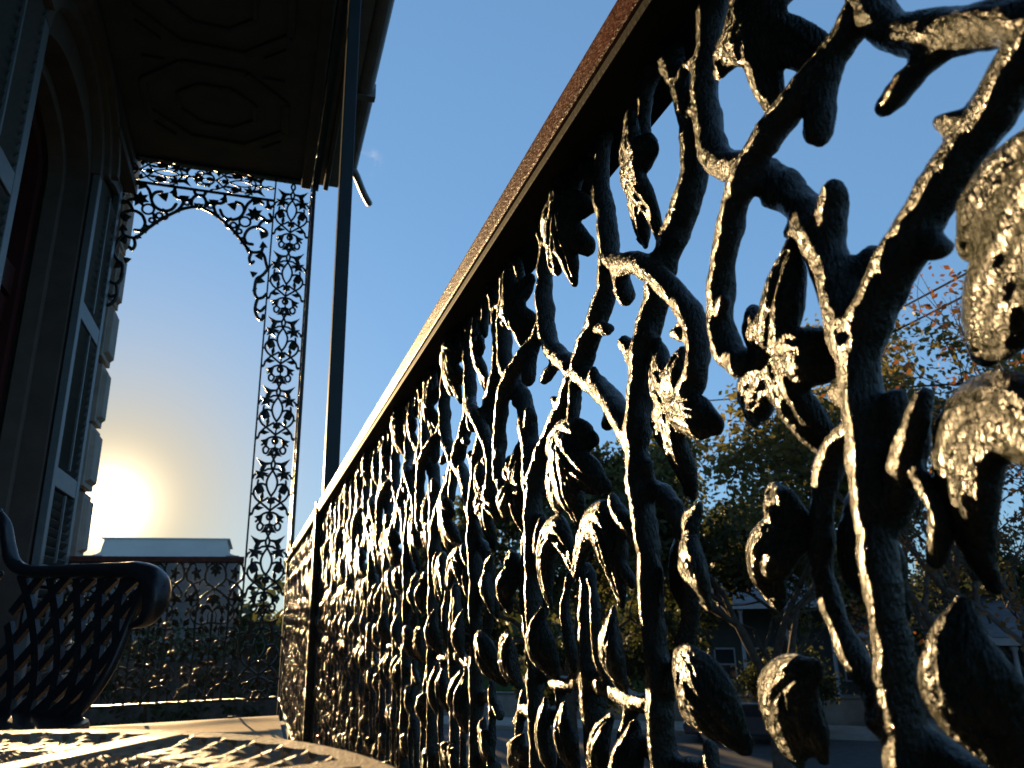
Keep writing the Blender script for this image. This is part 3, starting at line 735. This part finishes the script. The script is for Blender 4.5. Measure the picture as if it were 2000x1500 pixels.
wsc = (XC1-XC0)/2/(388*SXL)
for k in range(7):
    lace(col, Matrix.Translation(((XC0+XC1)/2-.07, 0, ztop-k*LACE_P)) @ Matrix.Diagonal((wsc, 1, 1, 1)))
# lace panel round the corner, along the side
part(MB().box(.145-.012, .145+.012, -.30, -.284, 0, 3.90), 'side_rod', 'iron_far', col)
for k in range(7):
    lace(col, Matrix.Translation((.145, -.15, ztop-k*LACE_P)) @ Matrix.Rotation(R(90), 4, 'Z') @ Matrix.Diagonal((.78, 1, 1, 1)), leaves=(k < 5))
fr = thing('end_frieze', 'lace iron frieze under the ceiling at the end of the balcony', 'frieze', (-.6, YB, 3.7))
FZ0, FZ1 = 3.705, 3.90; fs = (FZ1-FZ0)/2/(392*SXL); fl = (-.072-(-1.13))/2/LACE_P
for k in range(2):
    lace(fr, Matrix.Translation((-1.13+.6+(k+1)*fl*LACE_P-.005, 0, (FZ0+FZ1)/2-3.7)) @ Matrix.Rotation(R(90), 4, 'Y') @ Matrix.Diagonal((fs, 1, fl, 1)))
part(MB().box(-1.14+.6, -.060+.6, -.010, .010, FZ0-3.7-.014, FZ0-3.7), 'lower_bar', 'iron_far', fr)
part(MB().box(-1.14+.6, .19+.6, -.012, .012, FZ1-3.7, FZ1-3.7+.016), 'upper_bar', 'iron_far', fr)
fs2 = thing('side_frieze', 'long lace iron frieze under the eaves above the railing, seen edge on', 'frieze', (.21, 3, 3.7))
for k in range(11):
    lace(fs2, Matrix.Translation((0, YB-.33-k*LACE_P-3-.0, (FZ0+FZ1)/2-3.7)) @ Matrix.Rotation(R(-90), 4, 'Z') @ Matrix.Rotation(R(90), 4, 'Y') @ Matrix.Diagonal((fs, 1, 1, 1)) , leaves=(k < 6))
part(MB().box(-.010, .010, -5.5, YB-.30-3, FZ0-3.7-.014, FZ0-3.7), 'lower_bar', 'iron_far', fs2)
# scroll brackets
BR = [[(-0.448, 3.556), (-0.421, 3.506), (-0.366, 3.487), (-0.307, 3.515), (-0.279, 3.574), (-0.297, 3.627), (-0.341, 3.642)], [(-0.198, 3.305), (-0.241, 3.312), (-0.259, 3.368), (-0.231, 3.431), (-0.171, 3.458), (-0.111, 3.431), (-0.103, 3.396), (-0.134, 3.375)], [(-0.367, 3.496), (-0.395, 3.465), (-0.392, 3.429), (-0.353, 3.417)], [(-0.306, 3.451), (-0.32, 3.386), (-0.294, 3.345), (-0.259, 3.35)], [(-0.476, 3.524), (-0.495, 3.576), (-0.483, 3.605), (-0.453, 3.61)], [(-0.605, 3.552), (-0.576, 3.554), (-0.499, 3.525), (-0.442, 3.485), (-0.369, 3.424), (-0.294, 3.345), (-0.243, 3.281), (-0.201, 3.242), (-0.133, 3.256), (-0.121, 3.307)], [(-0.133, 3.256), (-0.107, 3.219), (-0.092, 3.167), (-0.075, 3.115)], [(-0.201, 3.233), (-0.212, 3.187), (-0.198, 3.149), (-0.18, 3.165)], [(-0.075, 3.115), (-0.111, 3.059), (-0.147, 3.028), (-0.156, 2.966), (-0.154, 2.914), (-0.128, 2.874), (-0.091, 2.887), (-0.07, 2.915)], [(-0.128, 2.874), (-0.139, 2.821), (-0.139, 2.77), (-0.117, 2.721), (-0.086, 2.707), (-0.081, 2.742)], [(-0.137, 2.787), (-0.102, 2.774), (-0.072, 2.811)], [(-0.28, 3.565), (-0.255, 3.643), (-0.202, 3.69), (-0.147, 3.66)], [(-0.194, 3.56), (-0.138, 3.541), (-0.104, 3.51), (-0.075, 3.532), (-0.093, 3.576)], [(-0.116, 3.692), (-0.105, 3.63), (-0.072, 3.652)], [(-0.555, 3.566), (-0.552, 3.612), (-0.578, 3.653), (-0.603, 3.655)], [(-0.552, 3.612), (-0.52, 3.599), (-0.483, 3.605)], [(-0.427, 3.69), (-0.424, 3.633), (-0.453, 3.61)], [(-0.171, 3.454), (-0.136, 3.514), (-0.074, 3.522)], [(-0.578, 3.653), (-0.565, 3.675), (-0.56, 3.692)]]
BLV = [((-0.202, 3.559), 0.042, 7), ((-0.361, 3.607), 0.028, 3), ((-0.128, 3.396), 0.026, 3), ((-0.121, 3.307), 0.022, 3), ((-0.138, 3.215), 0.024, 3), ((-0.173, 3.064), 0.02, 3), ((-0.123, 3.018), 0.024, 3), ((-0.426, 3.651), 0.022, 3), ((-0.499, 3.612), 0.026, 3), ((-0.202, 3.665), 0.022, 3), ((-0.106, 3.639), 0.02, 3), ((-0.585, 3.57), 0.016, 4), ((-.47, 3.51), .016, 4), ((-.33, 3.385), .014, 4), ((-.265, 3.31), .016, 4), ((-.225, 3.255), .016, 4), ((-.155, 2.94), .014, 4)]
XM = -.601
def bracket(label, sg):
    t = thing('scroll_bracket', label, 'bracket', (XM, YB, 3.2), group='scroll brackets under the end frieze')
    mb = MB()
    for s_ in BR: mb.tube([(sg*(x-XM), 0, z-3.2, .0125) for x, z in s_], 7, n=4)
    part(mb, 'scroll', 'iron_far', t, smooth=True)
    for (c, r_) in (((-.266, 3.485), .040), ((-.519, 3.581), .020), ((-.345, 3.445), .022), ((-.30, 3.40), .018)):
        m2 = MB(); m2.tube([(sg*(c[0]-XM)+r_*math.cos(a), 0, c[1]-3.2+r_*math.sin(a), .009) for a in [2*math.pi*i/18 for i in range(19)]], 6, n=1, caps=False)
        part(m2, 'ring', 'iron_far', t, smooth=True)
    for i, (c, r_, n) in enumerate(BLV):
        o = link('leaf', leaf_plate(blob(n, r_*1.6, r_*.9, i*37)), None, t, (sg*(c[0]-XM), 0, c[1]-3.2))
    return t
bracket('scroll work bracket of cast iron beside the lace column', 1)
bracket('scroll work bracket of cast iron against the house wall', -1)

# ------------------------------------------------------------------ cast table
TC = (-.156, .237); TZ = 1.154; TR = .421
tb = thing('round_table', 'small round cast metal table with woven lattice top in the foreground', 'table', (TC[0], TC[1], 0))
tb.scale = (.5, .5, .5)
rim = MB(); rim.lathe([(TR-.022, TZ-.016), (TR-.004, TZ-.016), (TR, TZ-.012), (TR, TZ-.004), (TR-.004, TZ), (TR-.022, TZ-.001)], (0, 0, 0), 96)
# ring only: drop the caps
rim.f = rim.f[:-2]+[]
b = len(rim.v)-6*96
for k in range(96): rim.f.append((b+k, b+5*96+k, b+5*96+(k+1) % 96, b+(k+1) % 96))
part(rim, 'rim', 'table', tb, smooth=False)
part(MB().lathe([(.001, TZ-.030), (TR-.021, TZ-.030), (TR-.021, TZ-.024), (.001, TZ-.024)], (0, 0, 0), 72), 'gap_shade_plate', 'chair', tb)  # added dark disc, stands in for the shade between the woven strips
hub = MB(); hub.lathe([(.001, TZ-.012), (.085, TZ-.012), (.088, TZ-.004), (.080, TZ+.001), (.062, TZ-.001), (.055, TZ+.003), (.030, TZ+.003), (.024, TZ+.006), (.001, TZ+.007)], (0, 0, 0), 48)
part(hub, 'centre_medallion', 'table', tb, smooth=True)
random.seed(5)
NB = 10
for k in range(NB):
    a = 2*math.pi*(k+.42)/NB
    dx, dy = math.cos(a), math.sin(a)
    m2 = MB()
    for s0, s1, w0, w1 in ((.078, .40, .020, .034),):
        px, py = -dy, dx
        z0, z1 = TZ-.014, TZ+.0005
        m2.quadbox([(dx*s0-px*w0/2, dy*s0-py*w0/2, z0), (dx*s0+px*w0/2, dy*s0+py*w0/2, z0), (dx*s1+px*w1/2, dy*s1+py*w1/2, z0), (dx*s1-px*w1/2, dy*s1-py*w1/2, z0),
                    (dx*s0-px*w0/2, dy*s0-py*w0/2, z1), (dx*s0+px*w0/2, dy*s0+py*w0/2, z1), (dx*s1+px*w1/2, dy*s1+py*w1/2, z1), (dx*s1-px*w1/2, dy*s1-py*w1/2, z1)])
    part(m2, 'spoke', 'table', tb, bev=.002)
# woven strips: two families of spirals, over and under
for fam in (1, -1):
    mb = MB(); NS = 132
    for k in range(NS):
        a0 = 2*math.pi*k/NS; n = 40; prev = None
        for i in range(n+1):
            t = i/n; r_ = .088*(.398/.088)**t; a = a0+fam*.62*t*1.6
            ph = math.sin(math.pi*(i*1.0)+(0 if (k % 2 == 0) else math.pi)+ (0 if fam == 1 else math.pi))
            zc = TZ-.006+.0045*math.cos(math.pi*(i*.93)+math.pi*k+(0 if fam == 1 else math.pi))
            w_ = .0022+.0078*r_/.4
            c = Vector((r_*math.cos(a), r_*math.sin(a), zc))
            if prev is not None:
                mb.bar(prev, c, w_, .0055)
            prev = c
    part(mb, 'woven_strips', 'table', tb)
for k in range(4):
    a = R(45+90*k)
    part(MB().tube([(.20*math.cos(a), .20*math.sin(a), TZ-.02, .014), (.16*math.cos(a), .16*math.sin(a), .80, .018), (.17*math.cos(a), .17*math.sin(a), .32, .018), (.27*math.cos(a), .27*math.sin(a), .016, .016)], 10), 'leg', 'table', tb, smooth=True)

# ------------------------------------------------------------------ lattice armchair
PH = R(-40); CC = (-.477, 1.423)
ch = thing('lattice_armchair', 'dark cast metal armchair with diamond lattice sides beside the wall', 'chair', (CC[0], CC[1], 0), PH)
SZ = .445
seat = MB(); outl = []
for i in range(40):
    a = 2*math.pi*i/40; rx = .215 if math.cos(a) > 0 else .20
    outl.append((rx*math.copysign(abs(math.cos(a))**.75, math.cos(a)), .235*math.copysign(abs(math.sin(a))**.75, math.sin(a))))
seat.prism(outl, .444, .470, place=lambda x, y, z: (x, z, y)); part(seat, 'seat', 'chair', ch, bev=.008)
def side(s, t, sg):
    """s 0 back .. 1 front along the arm, t 0 seat .. 1 arm"""
    ks = (.235, .272, .290, .297, .303, .318, .362); q_ = min(t, .999)*6; i0 = int(q_)
    x = -.155 + s*(ks[i0]+(ks[i0+1]-ks[i0])*(q_-i0))
    y = sg*(.205 + .055*math.sin(t*math.pi/2) + .018*math.sin(s*math.pi))
    z = SZ + .01 + t*(.255-.004*s)
    return Vector((x, y, z))
for sg in (-1, 1):
    lat = MB()
    for fam in (1, -1):
        for k in range(-6, 8):
            prev = None
            for i in range(15):
                t = i/14; s = (k/5.6)+fam*t*.50+(0 if fam == 1 else .50)
                if -.001 <= s <= 1.001:
                    p = side(s, t, sg)
                    if prev is not None: lat.bar(prev, p, .018, .009, upv=(0, 1, 0))
                    prev = p
                else: prev = None
    part(lat, 'side_lattice', 'chair', ch)
    fr_ = [(*side(1, i/8, sg), .009) for i in range(8)]
    part(MB().tube(fr_, 8), 'front_upright', 'chair', ch, smooth=True)
    part(MB().tube([(*(side(i/6, 0, sg)+Vector((0, 0, .004))), .009) for i in range(7)], 8), 'lower_frame', 'chair', ch, smooth=True)
    arm = [(-.215, sg*.235, SZ+.385, .008), (-.196, sg*.240, SZ+.362, .011), (-.185, sg*.245, SZ+.322, .013), (-.165, sg*.25, SZ+.284, .015), (-.12, sg*.258, SZ+.268, .017), (-.03, sg*.268, SZ+.266, .019), (.09, sg*.270, SZ+.263, .022), (.145, sg*.266, SZ+.260, .024), (.184, sg*.262, SZ+.242, .025), (.197, sg*.258, SZ+.208, .022), (.186, sg*.252, SZ+.178, .016), (.165, sg*.246, SZ+.168, .009)]
    part(MB().tube(arm, 12, flat=(Vector((0, 0, 1)), .7)), 'arm', 'chair', ch, smooth=True)
    # back scroll seen above the arm
    lp_ = [(-.215, sg*.235, SZ+.385, .009), (-.25, sg*.225, SZ+.372, .010), (-.275, sg*.215, SZ+.325, .010), (-.262, sg*.22, SZ+.27, .010), (-.225, sg*.23, SZ+.245, .010), (-.19, sg*.24, SZ+.265, .009)]
    part(MB().tube(lp_, 8), 'back_scroll', 'chair', ch, smooth=True)
    for xx in (-.16, .17):
        part(MB().tube([(xx, sg*.19, SZ-.02, .017), (xx*1.05, sg*.20, .24, .013), (xx*1.28, sg*.235, .016, .015)], 10), 'leg', 'chair', ch, smooth=True)
bk = MB()
def backp(s, t): return Vector((-.185-.10*t-.05*math.cos((s-.5)*math.pi), (s-.5)*.44, SZ+.01+t*.42))
for fam in (1, -1):
    for k in range(-8, 13):
        prev = None
        for i in range(17):
            t = i/16; s = (k/9)+fam*t*.55+(0 if fam == 1 else .55)
            if -.001 <= s <= 1.001:
                p = backp(s, t)
                if prev is not None: bk.bar(prev, p, .013, .008, upv=(1, 0, 0))
                prev = p
            else: prev = None
part(bk, 'back_lattice', 'chair', ch)
part(MB().tube([(*backp(0, i/5), .011) for i in range(6)]+[(*(backp(i/6, 1)+Vector((0, 0, .035*math.sin(math.pi*i/6)))), .012) for i in range(1, 6)]+[(*backp(1, 1-i/5), .011) for i in range(6)], 8), 'back_frame', 'chair', ch, smooth=True)

# ------------------------------------------------------------------ trees
def leaf_quads(v, f, c, n, rad, size, rng):
    for _ in range(n):
        d = Vector((rng.gauss(0, 1), rng.gauss(0, 1), rng.gauss(0, .8)))*rad*.55
        p = c+d; s_ = size*rng.uniform(.6, 1.3)
        a = Vector((rng.uniform(-1, 1), rng.uniform(-1, 1), rng.uniform(-1, 1))).normalized(); b_ = a.orthogonal().normalized()
        b_ = (Matrix.Rotation(rng.uniform(0, 6.28), 3, a) @ b_); c_ = a.cross(b_)
        k = len(v)
        v += [tuple(p-b_*s_*.55), tuple(p+c_*s_*.34), tuple(p+b_*s_*.6), tuple(p-c_*s_*.34)]
        f.append((k, k+1, k+2, k+3))
def tree(name, label, base, height, spread, leafm, seed, nleaf=30, lsize=.16, levels=4, lean=(0, 0), clump=.55, group='trees beyond the balcony', dens=1.0, trunk_r=None):
    rng = random.Random(seed)
    t = thing(name, label, 'tree', base, group=group)
    wood = MB(); v, f = [], []
    tr = trunk_r or height*.022
    def grow(p, d, ln, r_, lev):
        pts = [(*p, r_)]; q = p.copy(); dd = d.copy()
        for i in range(3):
            dd = (dd+Vector((rng.uniform(-.22, .22), rng.uniform(-.22, .22), rng.uniform(-.05, .18)))).normalized()
            q = q+dd*ln/3; pts.append((*q, r_*(1-.16*(i+1))))
        wood.tube(pts, 7 if lev > 2 else 5, n=2, caps=False)
        if lev == 0:
            if rng.random() < dens: leaf_quads(v, f, q, nleaf, clump, lsize, rng); leaf_quads(v, f, Vector(pts[2][:3]), nleaf//3, clump, lsize, rng)
            return
        for i in range(rng.choice((2, 3, 3)) if lev > 1 else rng.choice((3, 4))):
            a = rng.uniform(0, 6.28); el = rng.uniform(.35, .95)
            o = dd.orthogonal().normalized(); o = Matrix.Rotation(a, 3, dd) @ o
            nd = (dd*math.cos(el)+o*math.sin(el)*spread).normalized()
            grow(q if i else Vector(pts[-2][:3]), nd, ln*rng.uniform(.62, .82), r_*.55, lev-1)
    th = height*.30
    wood.tube([(0, 0, -.1, tr*1.3), (lean[0]*.3, lean[1]*.3, th*.5, tr), (lean[0], lean[1], th, tr*.85)], 9, caps=False)
    for k in range(4):
        a = k*1.57+rng.uniform(-.4, .4)
        grow(Vector((lean[0], lean[1], th*(.75+.08*k))), Vector((math.cos(a)*.55*spread, math.sin(a)*.55*spread, 1)).normalized(), height*.27, tr*.6, levels-1)
    part(wood, 'trunk', 'bark', t, smooth=True)
    me = bpy.data.meshes.new('crown'); me.from_pydata(v, [], f); me.update(); me.materials.append(MT[leafm])
    link('crown', me, None, t)
    return t
GZ = -4.3
tree('oak_tree', 'open leafy tree right of centre, sky showing between its branches, behind the wires', (13.6, 18.6, GZ), 10.2, 1.0, 'leaf_green', 21, 60, .17, 5)
tree('plane_tree', 'yellow green tree at the right, its top nearest the wires', (15.3, 14.0, GZ), 11.0, .85, 'leaf_yellow', 4, 48, .16, 5)
tree('oak_tree', 'dense dark tree seen through the middle of the near railing', (9.2, 22.5, GZ), 9.6, 1.1, 'leaf_dark', 13, 90, .2, 5)
tree('oak_tree', 'dark tree low behind the far half of the railing', (5.0, 27.0, GZ), 7.2, 1.1, 'leaf_dark', 17, 80, .22, 4)
tree('oak_tree', 'broad dark tree before the grey roofed house', (17.5, 23.0, GZ), 8.6, 1.1, 'leaf_dark', 29, 80, .2, 5)
tree('maple_tree', 'orange leaved autumn tree at the right edge of the photo', (11.6, 8.6, GZ), 8.0, 1.0, 'leaf_orange', 35, 30, .09, 5, dens=.4)
tree('gum_tree', 'bare twigged tree with a few orange leaves at the upper right', (10.2, 5.0, GZ), 10.2, .8, 'leaf_orange', 41, 9, .08, 5, clump=.35, dens=.7, trunk_r=.11)
tree('oak_tree', 'far bushy tree beyond the lower right houses', (27.0, 22.0, GZ), 8.5, 1.1, 'leaf_dark', 47, 70, .22, 4)
tree('oak_tree', 'far rounded tree left of the grey roofed house', (16.0, 32.0, GZ), 8.0, 1.1, 'leaf_green', 53, 70, .22, 4)
tree('yard_shrub', 'rounded dark shrub beside the street under the railing', (11.0, 27.5, GZ), 3.6, 1.2, 'leaf_dark', 59, 80, .18, 4, group='shrubs by the street', trunk_r=.06)
tree('yard_shrub', 'low spreading shrub before the porch of the grey roofed house', (20.5, 27.0, GZ), 3.0, 1.3, 'leaf_dark', 61, 80, .18, 4, group='shrubs by the street', trunk_r=.06)
hg = thing('clipped_hedge', 'tall dark hedge seen through the foot of the end railing', 'hedge', (-3, 34, GZ))
rng = random.Random(9); v, f = [], []
for k in range(900):
    leaf_quads(v, f, Vector((rng.uniform(-11, 9), rng.uniform(-.8, .8), rng.uniform(.1, 4.3)+.35*math.sin(k))), 14, .5, .26, rng)
me = bpy.data.meshes.new('foliage'); me.from_pydata(v, [], f); me.update(); me.materials.append(MT['leaf_dark']); link('foliage', me, None, hg)
part(MB().box(-11, 9, -.55, .55, 0, 3.3), 'inner_branches', 'bark', hg)
# distant wood closing the horizon
rng = random.Random(77); v, f = [], []
for k in range(1100):
    a = R(rng.uniform(-50, 75)); d_ = rng.uniform(60, 95)
    leaf_quads(v, f, Vector((math.sin(a)*d_, math.cos(a)*d_, GZ+abs(rng.gauss(0, 2.4))+.5)), 26, 1.9, 1.1, rng)
me = bpy.data.meshes.new('distant_wood'); me.from_pydata(v, [], f); me.update(); me.materials.append(MT['leaf_dark'])
o = link('distant_wood', me); o['kind'] = 'stuff'; tag(o, 'far dark band of trees along the horizon', 'wood')

# ------------------------------------------------------------------ houses beyond
def far_house(label, c, rz, wx, wy, hw, roof_h, ncol):
    t = thing('bungalow', label, 'house', (c[0], c[1], GZ), rz, group='houses across the street')
    part(MB().box(-wx/2, wx/2, 0, wy, 0, hw), 'wall', 'siding', t)
    r = MB(); e = .5
    r.v = [(-wx/2-e, -2.3, hw), (wx/2+e, -2.3, hw), (wx/2+e, wy+e, hw), (-wx/2-e, wy+e, hw), (-wx/2+wy*.4, wy*.35, hw+roof_h), (wx/2-wy*.4, wy*.35, hw+roof_h)]
    r.f = [(0, 1, 5, 4), (1, 2, 5), (2, 3, 4, 5), (3, 0, 4), (3, 2, 1, 0)]
    part(r, 'roof', 'roof_far', t)
    part(MB().box(-wx/2-e, wx/2+e, -2.32, -2.2, hw-.28, hw-.02), 'eave_board', 'white_paint', t)
    part(MB().box(-wx/2, wx/2, -2.1, -.003, 0, .5), 'porch', 'concrete', t)
    for k in range(ncol):
        x = -wx/2+.2+(wx-.4)*k/(ncol-1)
        part(MB().lathe([(.16, .5), (.16, .6), (.10, .65), (.085, hw-.5), (.15, hw-.42), (.15, hw-.29)], (x, -2.0, 0), 12), 'porch_column', 'white_paint', t, smooth=True)
    for k in range(ncol-1):
        x = -wx/2+.2+(wx-.4)*(k+.5)/(ncol-1)
        if k == ncol//2: part(MB().box(x-.5, x+.5, -.05, -.004, .5, 2.6), 'door', 'door', t)
        else:
            fw_ = part(MB().box(x-.55, x+.55, -.06, -.004, 1.1, 2.75), 'window', 'white_paint', t)
            for zz in (1.18, 1.96): part(MB().box(x-.47, x+.47, -.075, -.062, zz, zz+.70), 'pane', 'glass', fw_)
    return t
far_house('low bungalow with grey hipped roof and white porch columns across the street', (25.8, 35.6), R(-36), 11, 7, 5.0, 2.6, 6)
far_house('second bungalow with white porch trim at the lower right edge', (28.0, 23.2), R(-48), 10, 7, 3.6, 1.6, 5)
# pale parapet building beyond the end of the balcony
pb = thing('parapet_building', 'pale flat roofed building with stepped parapet below the sun', 'building', (-7.2, 60, GZ))
pb.scale = (2.4, 1, 1)
def pp(mb, n, m, par=None, **k):
    return part(mb, n, m, par or pb, **k)
z0 = 4.79-GZ; z1 = 6.02-GZ
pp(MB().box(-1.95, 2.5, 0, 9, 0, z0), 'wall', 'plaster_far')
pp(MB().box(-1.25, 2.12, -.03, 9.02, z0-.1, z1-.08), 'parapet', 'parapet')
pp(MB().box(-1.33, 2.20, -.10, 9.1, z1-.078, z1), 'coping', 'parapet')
for sg, x in ((-1, -1.25), (1, 2.12)):
    mb = MB(); mb.prism([(x, z0+.002), (x+sg*.30, z0+.002), (x+sg*.16, z0+.10), (x+sg*.07, z0+.24), (x, z1-.09)], 0.0, .5); pp(mb, 'parapet_step', 'parapet')
pp(MB().box(-2.02, 2.56, -.09, .002, z0-.28, z0-.12), 'cornice', 'plaster_far')
# ------------------------------------------------------------------ street things
car = thing('parked_car', 'dark parked saloon car at the kerb below the railing', 'car', (18.0, 26.6, -4.28), R(-37))
prof = [(-2.2, .28), (-2.25, .62), (-2.1, .86), (-1.35, .92), (-.75, 1.38), (.55, 1.42), (1.15, .95), (2.05, .84), (2.25, .60), (2.22, .28)]
bd = MB(); bd.prism(prof, -.86, .86); part(bd, 'body', 'car_paint', car, bev=.09)
for sg in (-1, 1):
    gl = MB(); gl.prism([(-1.15, .95), (-.70, 1.32), (-.12, 1.35), (-.12, .95)], sg*.862, sg*.872); part(gl, 'side_window', 'glass', car)
    gl = MB(); gl.prism([(-.04, .95), (-.04, 1.35), (.50, 1.36), (.95, .95)], sg*.862, sg*.872); part(gl, 'side_window', 'glass', car)
    for x in (-1.4, 1.4):
        wh = part(MB().lathe([(.20, -.1), (.31, -.1), (.33, -.06), (.33, .06), (.31, .1), (.20, .1)], (x, sg*.80, .33), 20, axis=1), 'wheel', 'rubber', car, smooth=True)
        part(MB().lathe([(.02, -.112), (.19, -.112), (.20, .112), (.02, .112)], (x, sg*.80, .33), 14, axis=1), 'rim', 'chrome', wh)
    part(MB().box(2.15, 2.262, sg*.72-.16, sg*.72+.16, .60, .74), 'headlight', 'glass', car)
pole = thing('utility_pole', 'dark wooden pole by the street carrying the wires', 'pole', (24.5, 26.5, GZ))
part(MB().tube([(0, 0, 0, .16), (0, 0, 6, .13), (0, 0, 11.4, .10)], 12, caps=False), 'shaft', 'bark', pole, smooth=True)
part(MB().box(-.9, .9, -.06, .06, 10.6, 10.75), 'cross_arm', 'bark', pole)
for x in (-.8, -.3, .8): part(MB().lathe([(.03, 0), (.05, .04), (.03, .08), (.045, .12), (.01, .16)], (x, 0, 10.75), 10), 'insulator', 'white_paint', pole)
def wire(label, a, b, sag):
    pts = []
    for i in range(25):
        t = i/24; p = Vector(a).lerp(Vector(b), t); p.z -= sag*4*t*(1-t); pts.append((*p, .022))
    o = part(MB().tube(pts, 5, n=1), 'overhead_wire', 'wire', smooth=True); tag(o, label, 'wire', 'wires over the street')
    return o
def wline(pa, pb, ext0, ext1):
    a, b = Vector(pa), Vector(pb); d = b-a; return a-d*ext0, b+d*ext1
a, b = wline((13.18, 12.26, 6.85), (11.03, 8.62, 5.91), 3.2, 3); wire('upper of the two close wires crossing the sky at the right', a, b, .0)
a, b = wline((13.32, 12.11, 6.49), (11.06, 8.58, 5.57), 3.2, 3); wire('lower of the two close wires crossing the sky at the right', a, b, .0)
a, b = wline((14.38, 20.45, 7.13), (13.63, 14.64, 5.71), .4, 2); wire('low single wire running behind the vine stems right of centre', a, b, .0)
sp_ = thing('street_sign_post', 'thin dark sign post standing on the pavement below the railing', 'post', (21.0, 26.6, -4.16))
part(MB().tube([(0, 0, 0, .04), (0, 0, 2.6, .04)], 8, n=1, caps=False), 'shaft', 'wire', sp_); part(MB().box(-.30, .30, -.05, -.04, 2.1, 2.6), 'plate', 'gutter', sp_)
fn = thing('garden_wall', 'low garden wall with pale coping across the street', 'wall', (0, 0, GZ))
def along(d, s): p = ROAD_N*d+ROAD_D*s; return p
for nm, m, h0, h1, wd in (('wall_body', 'concrete', 0, 1.0, .2), ('coping', 'trim', 1.002, 1.09, .28)):
    a, b = along(37.0, -22), along(37.0, 10)
    part(MB().bar((a.x, a.y, (h0+h1)/2), (b.x, b.y, (h0+h1)/2), wd, h1-h0), nm, m, fn)
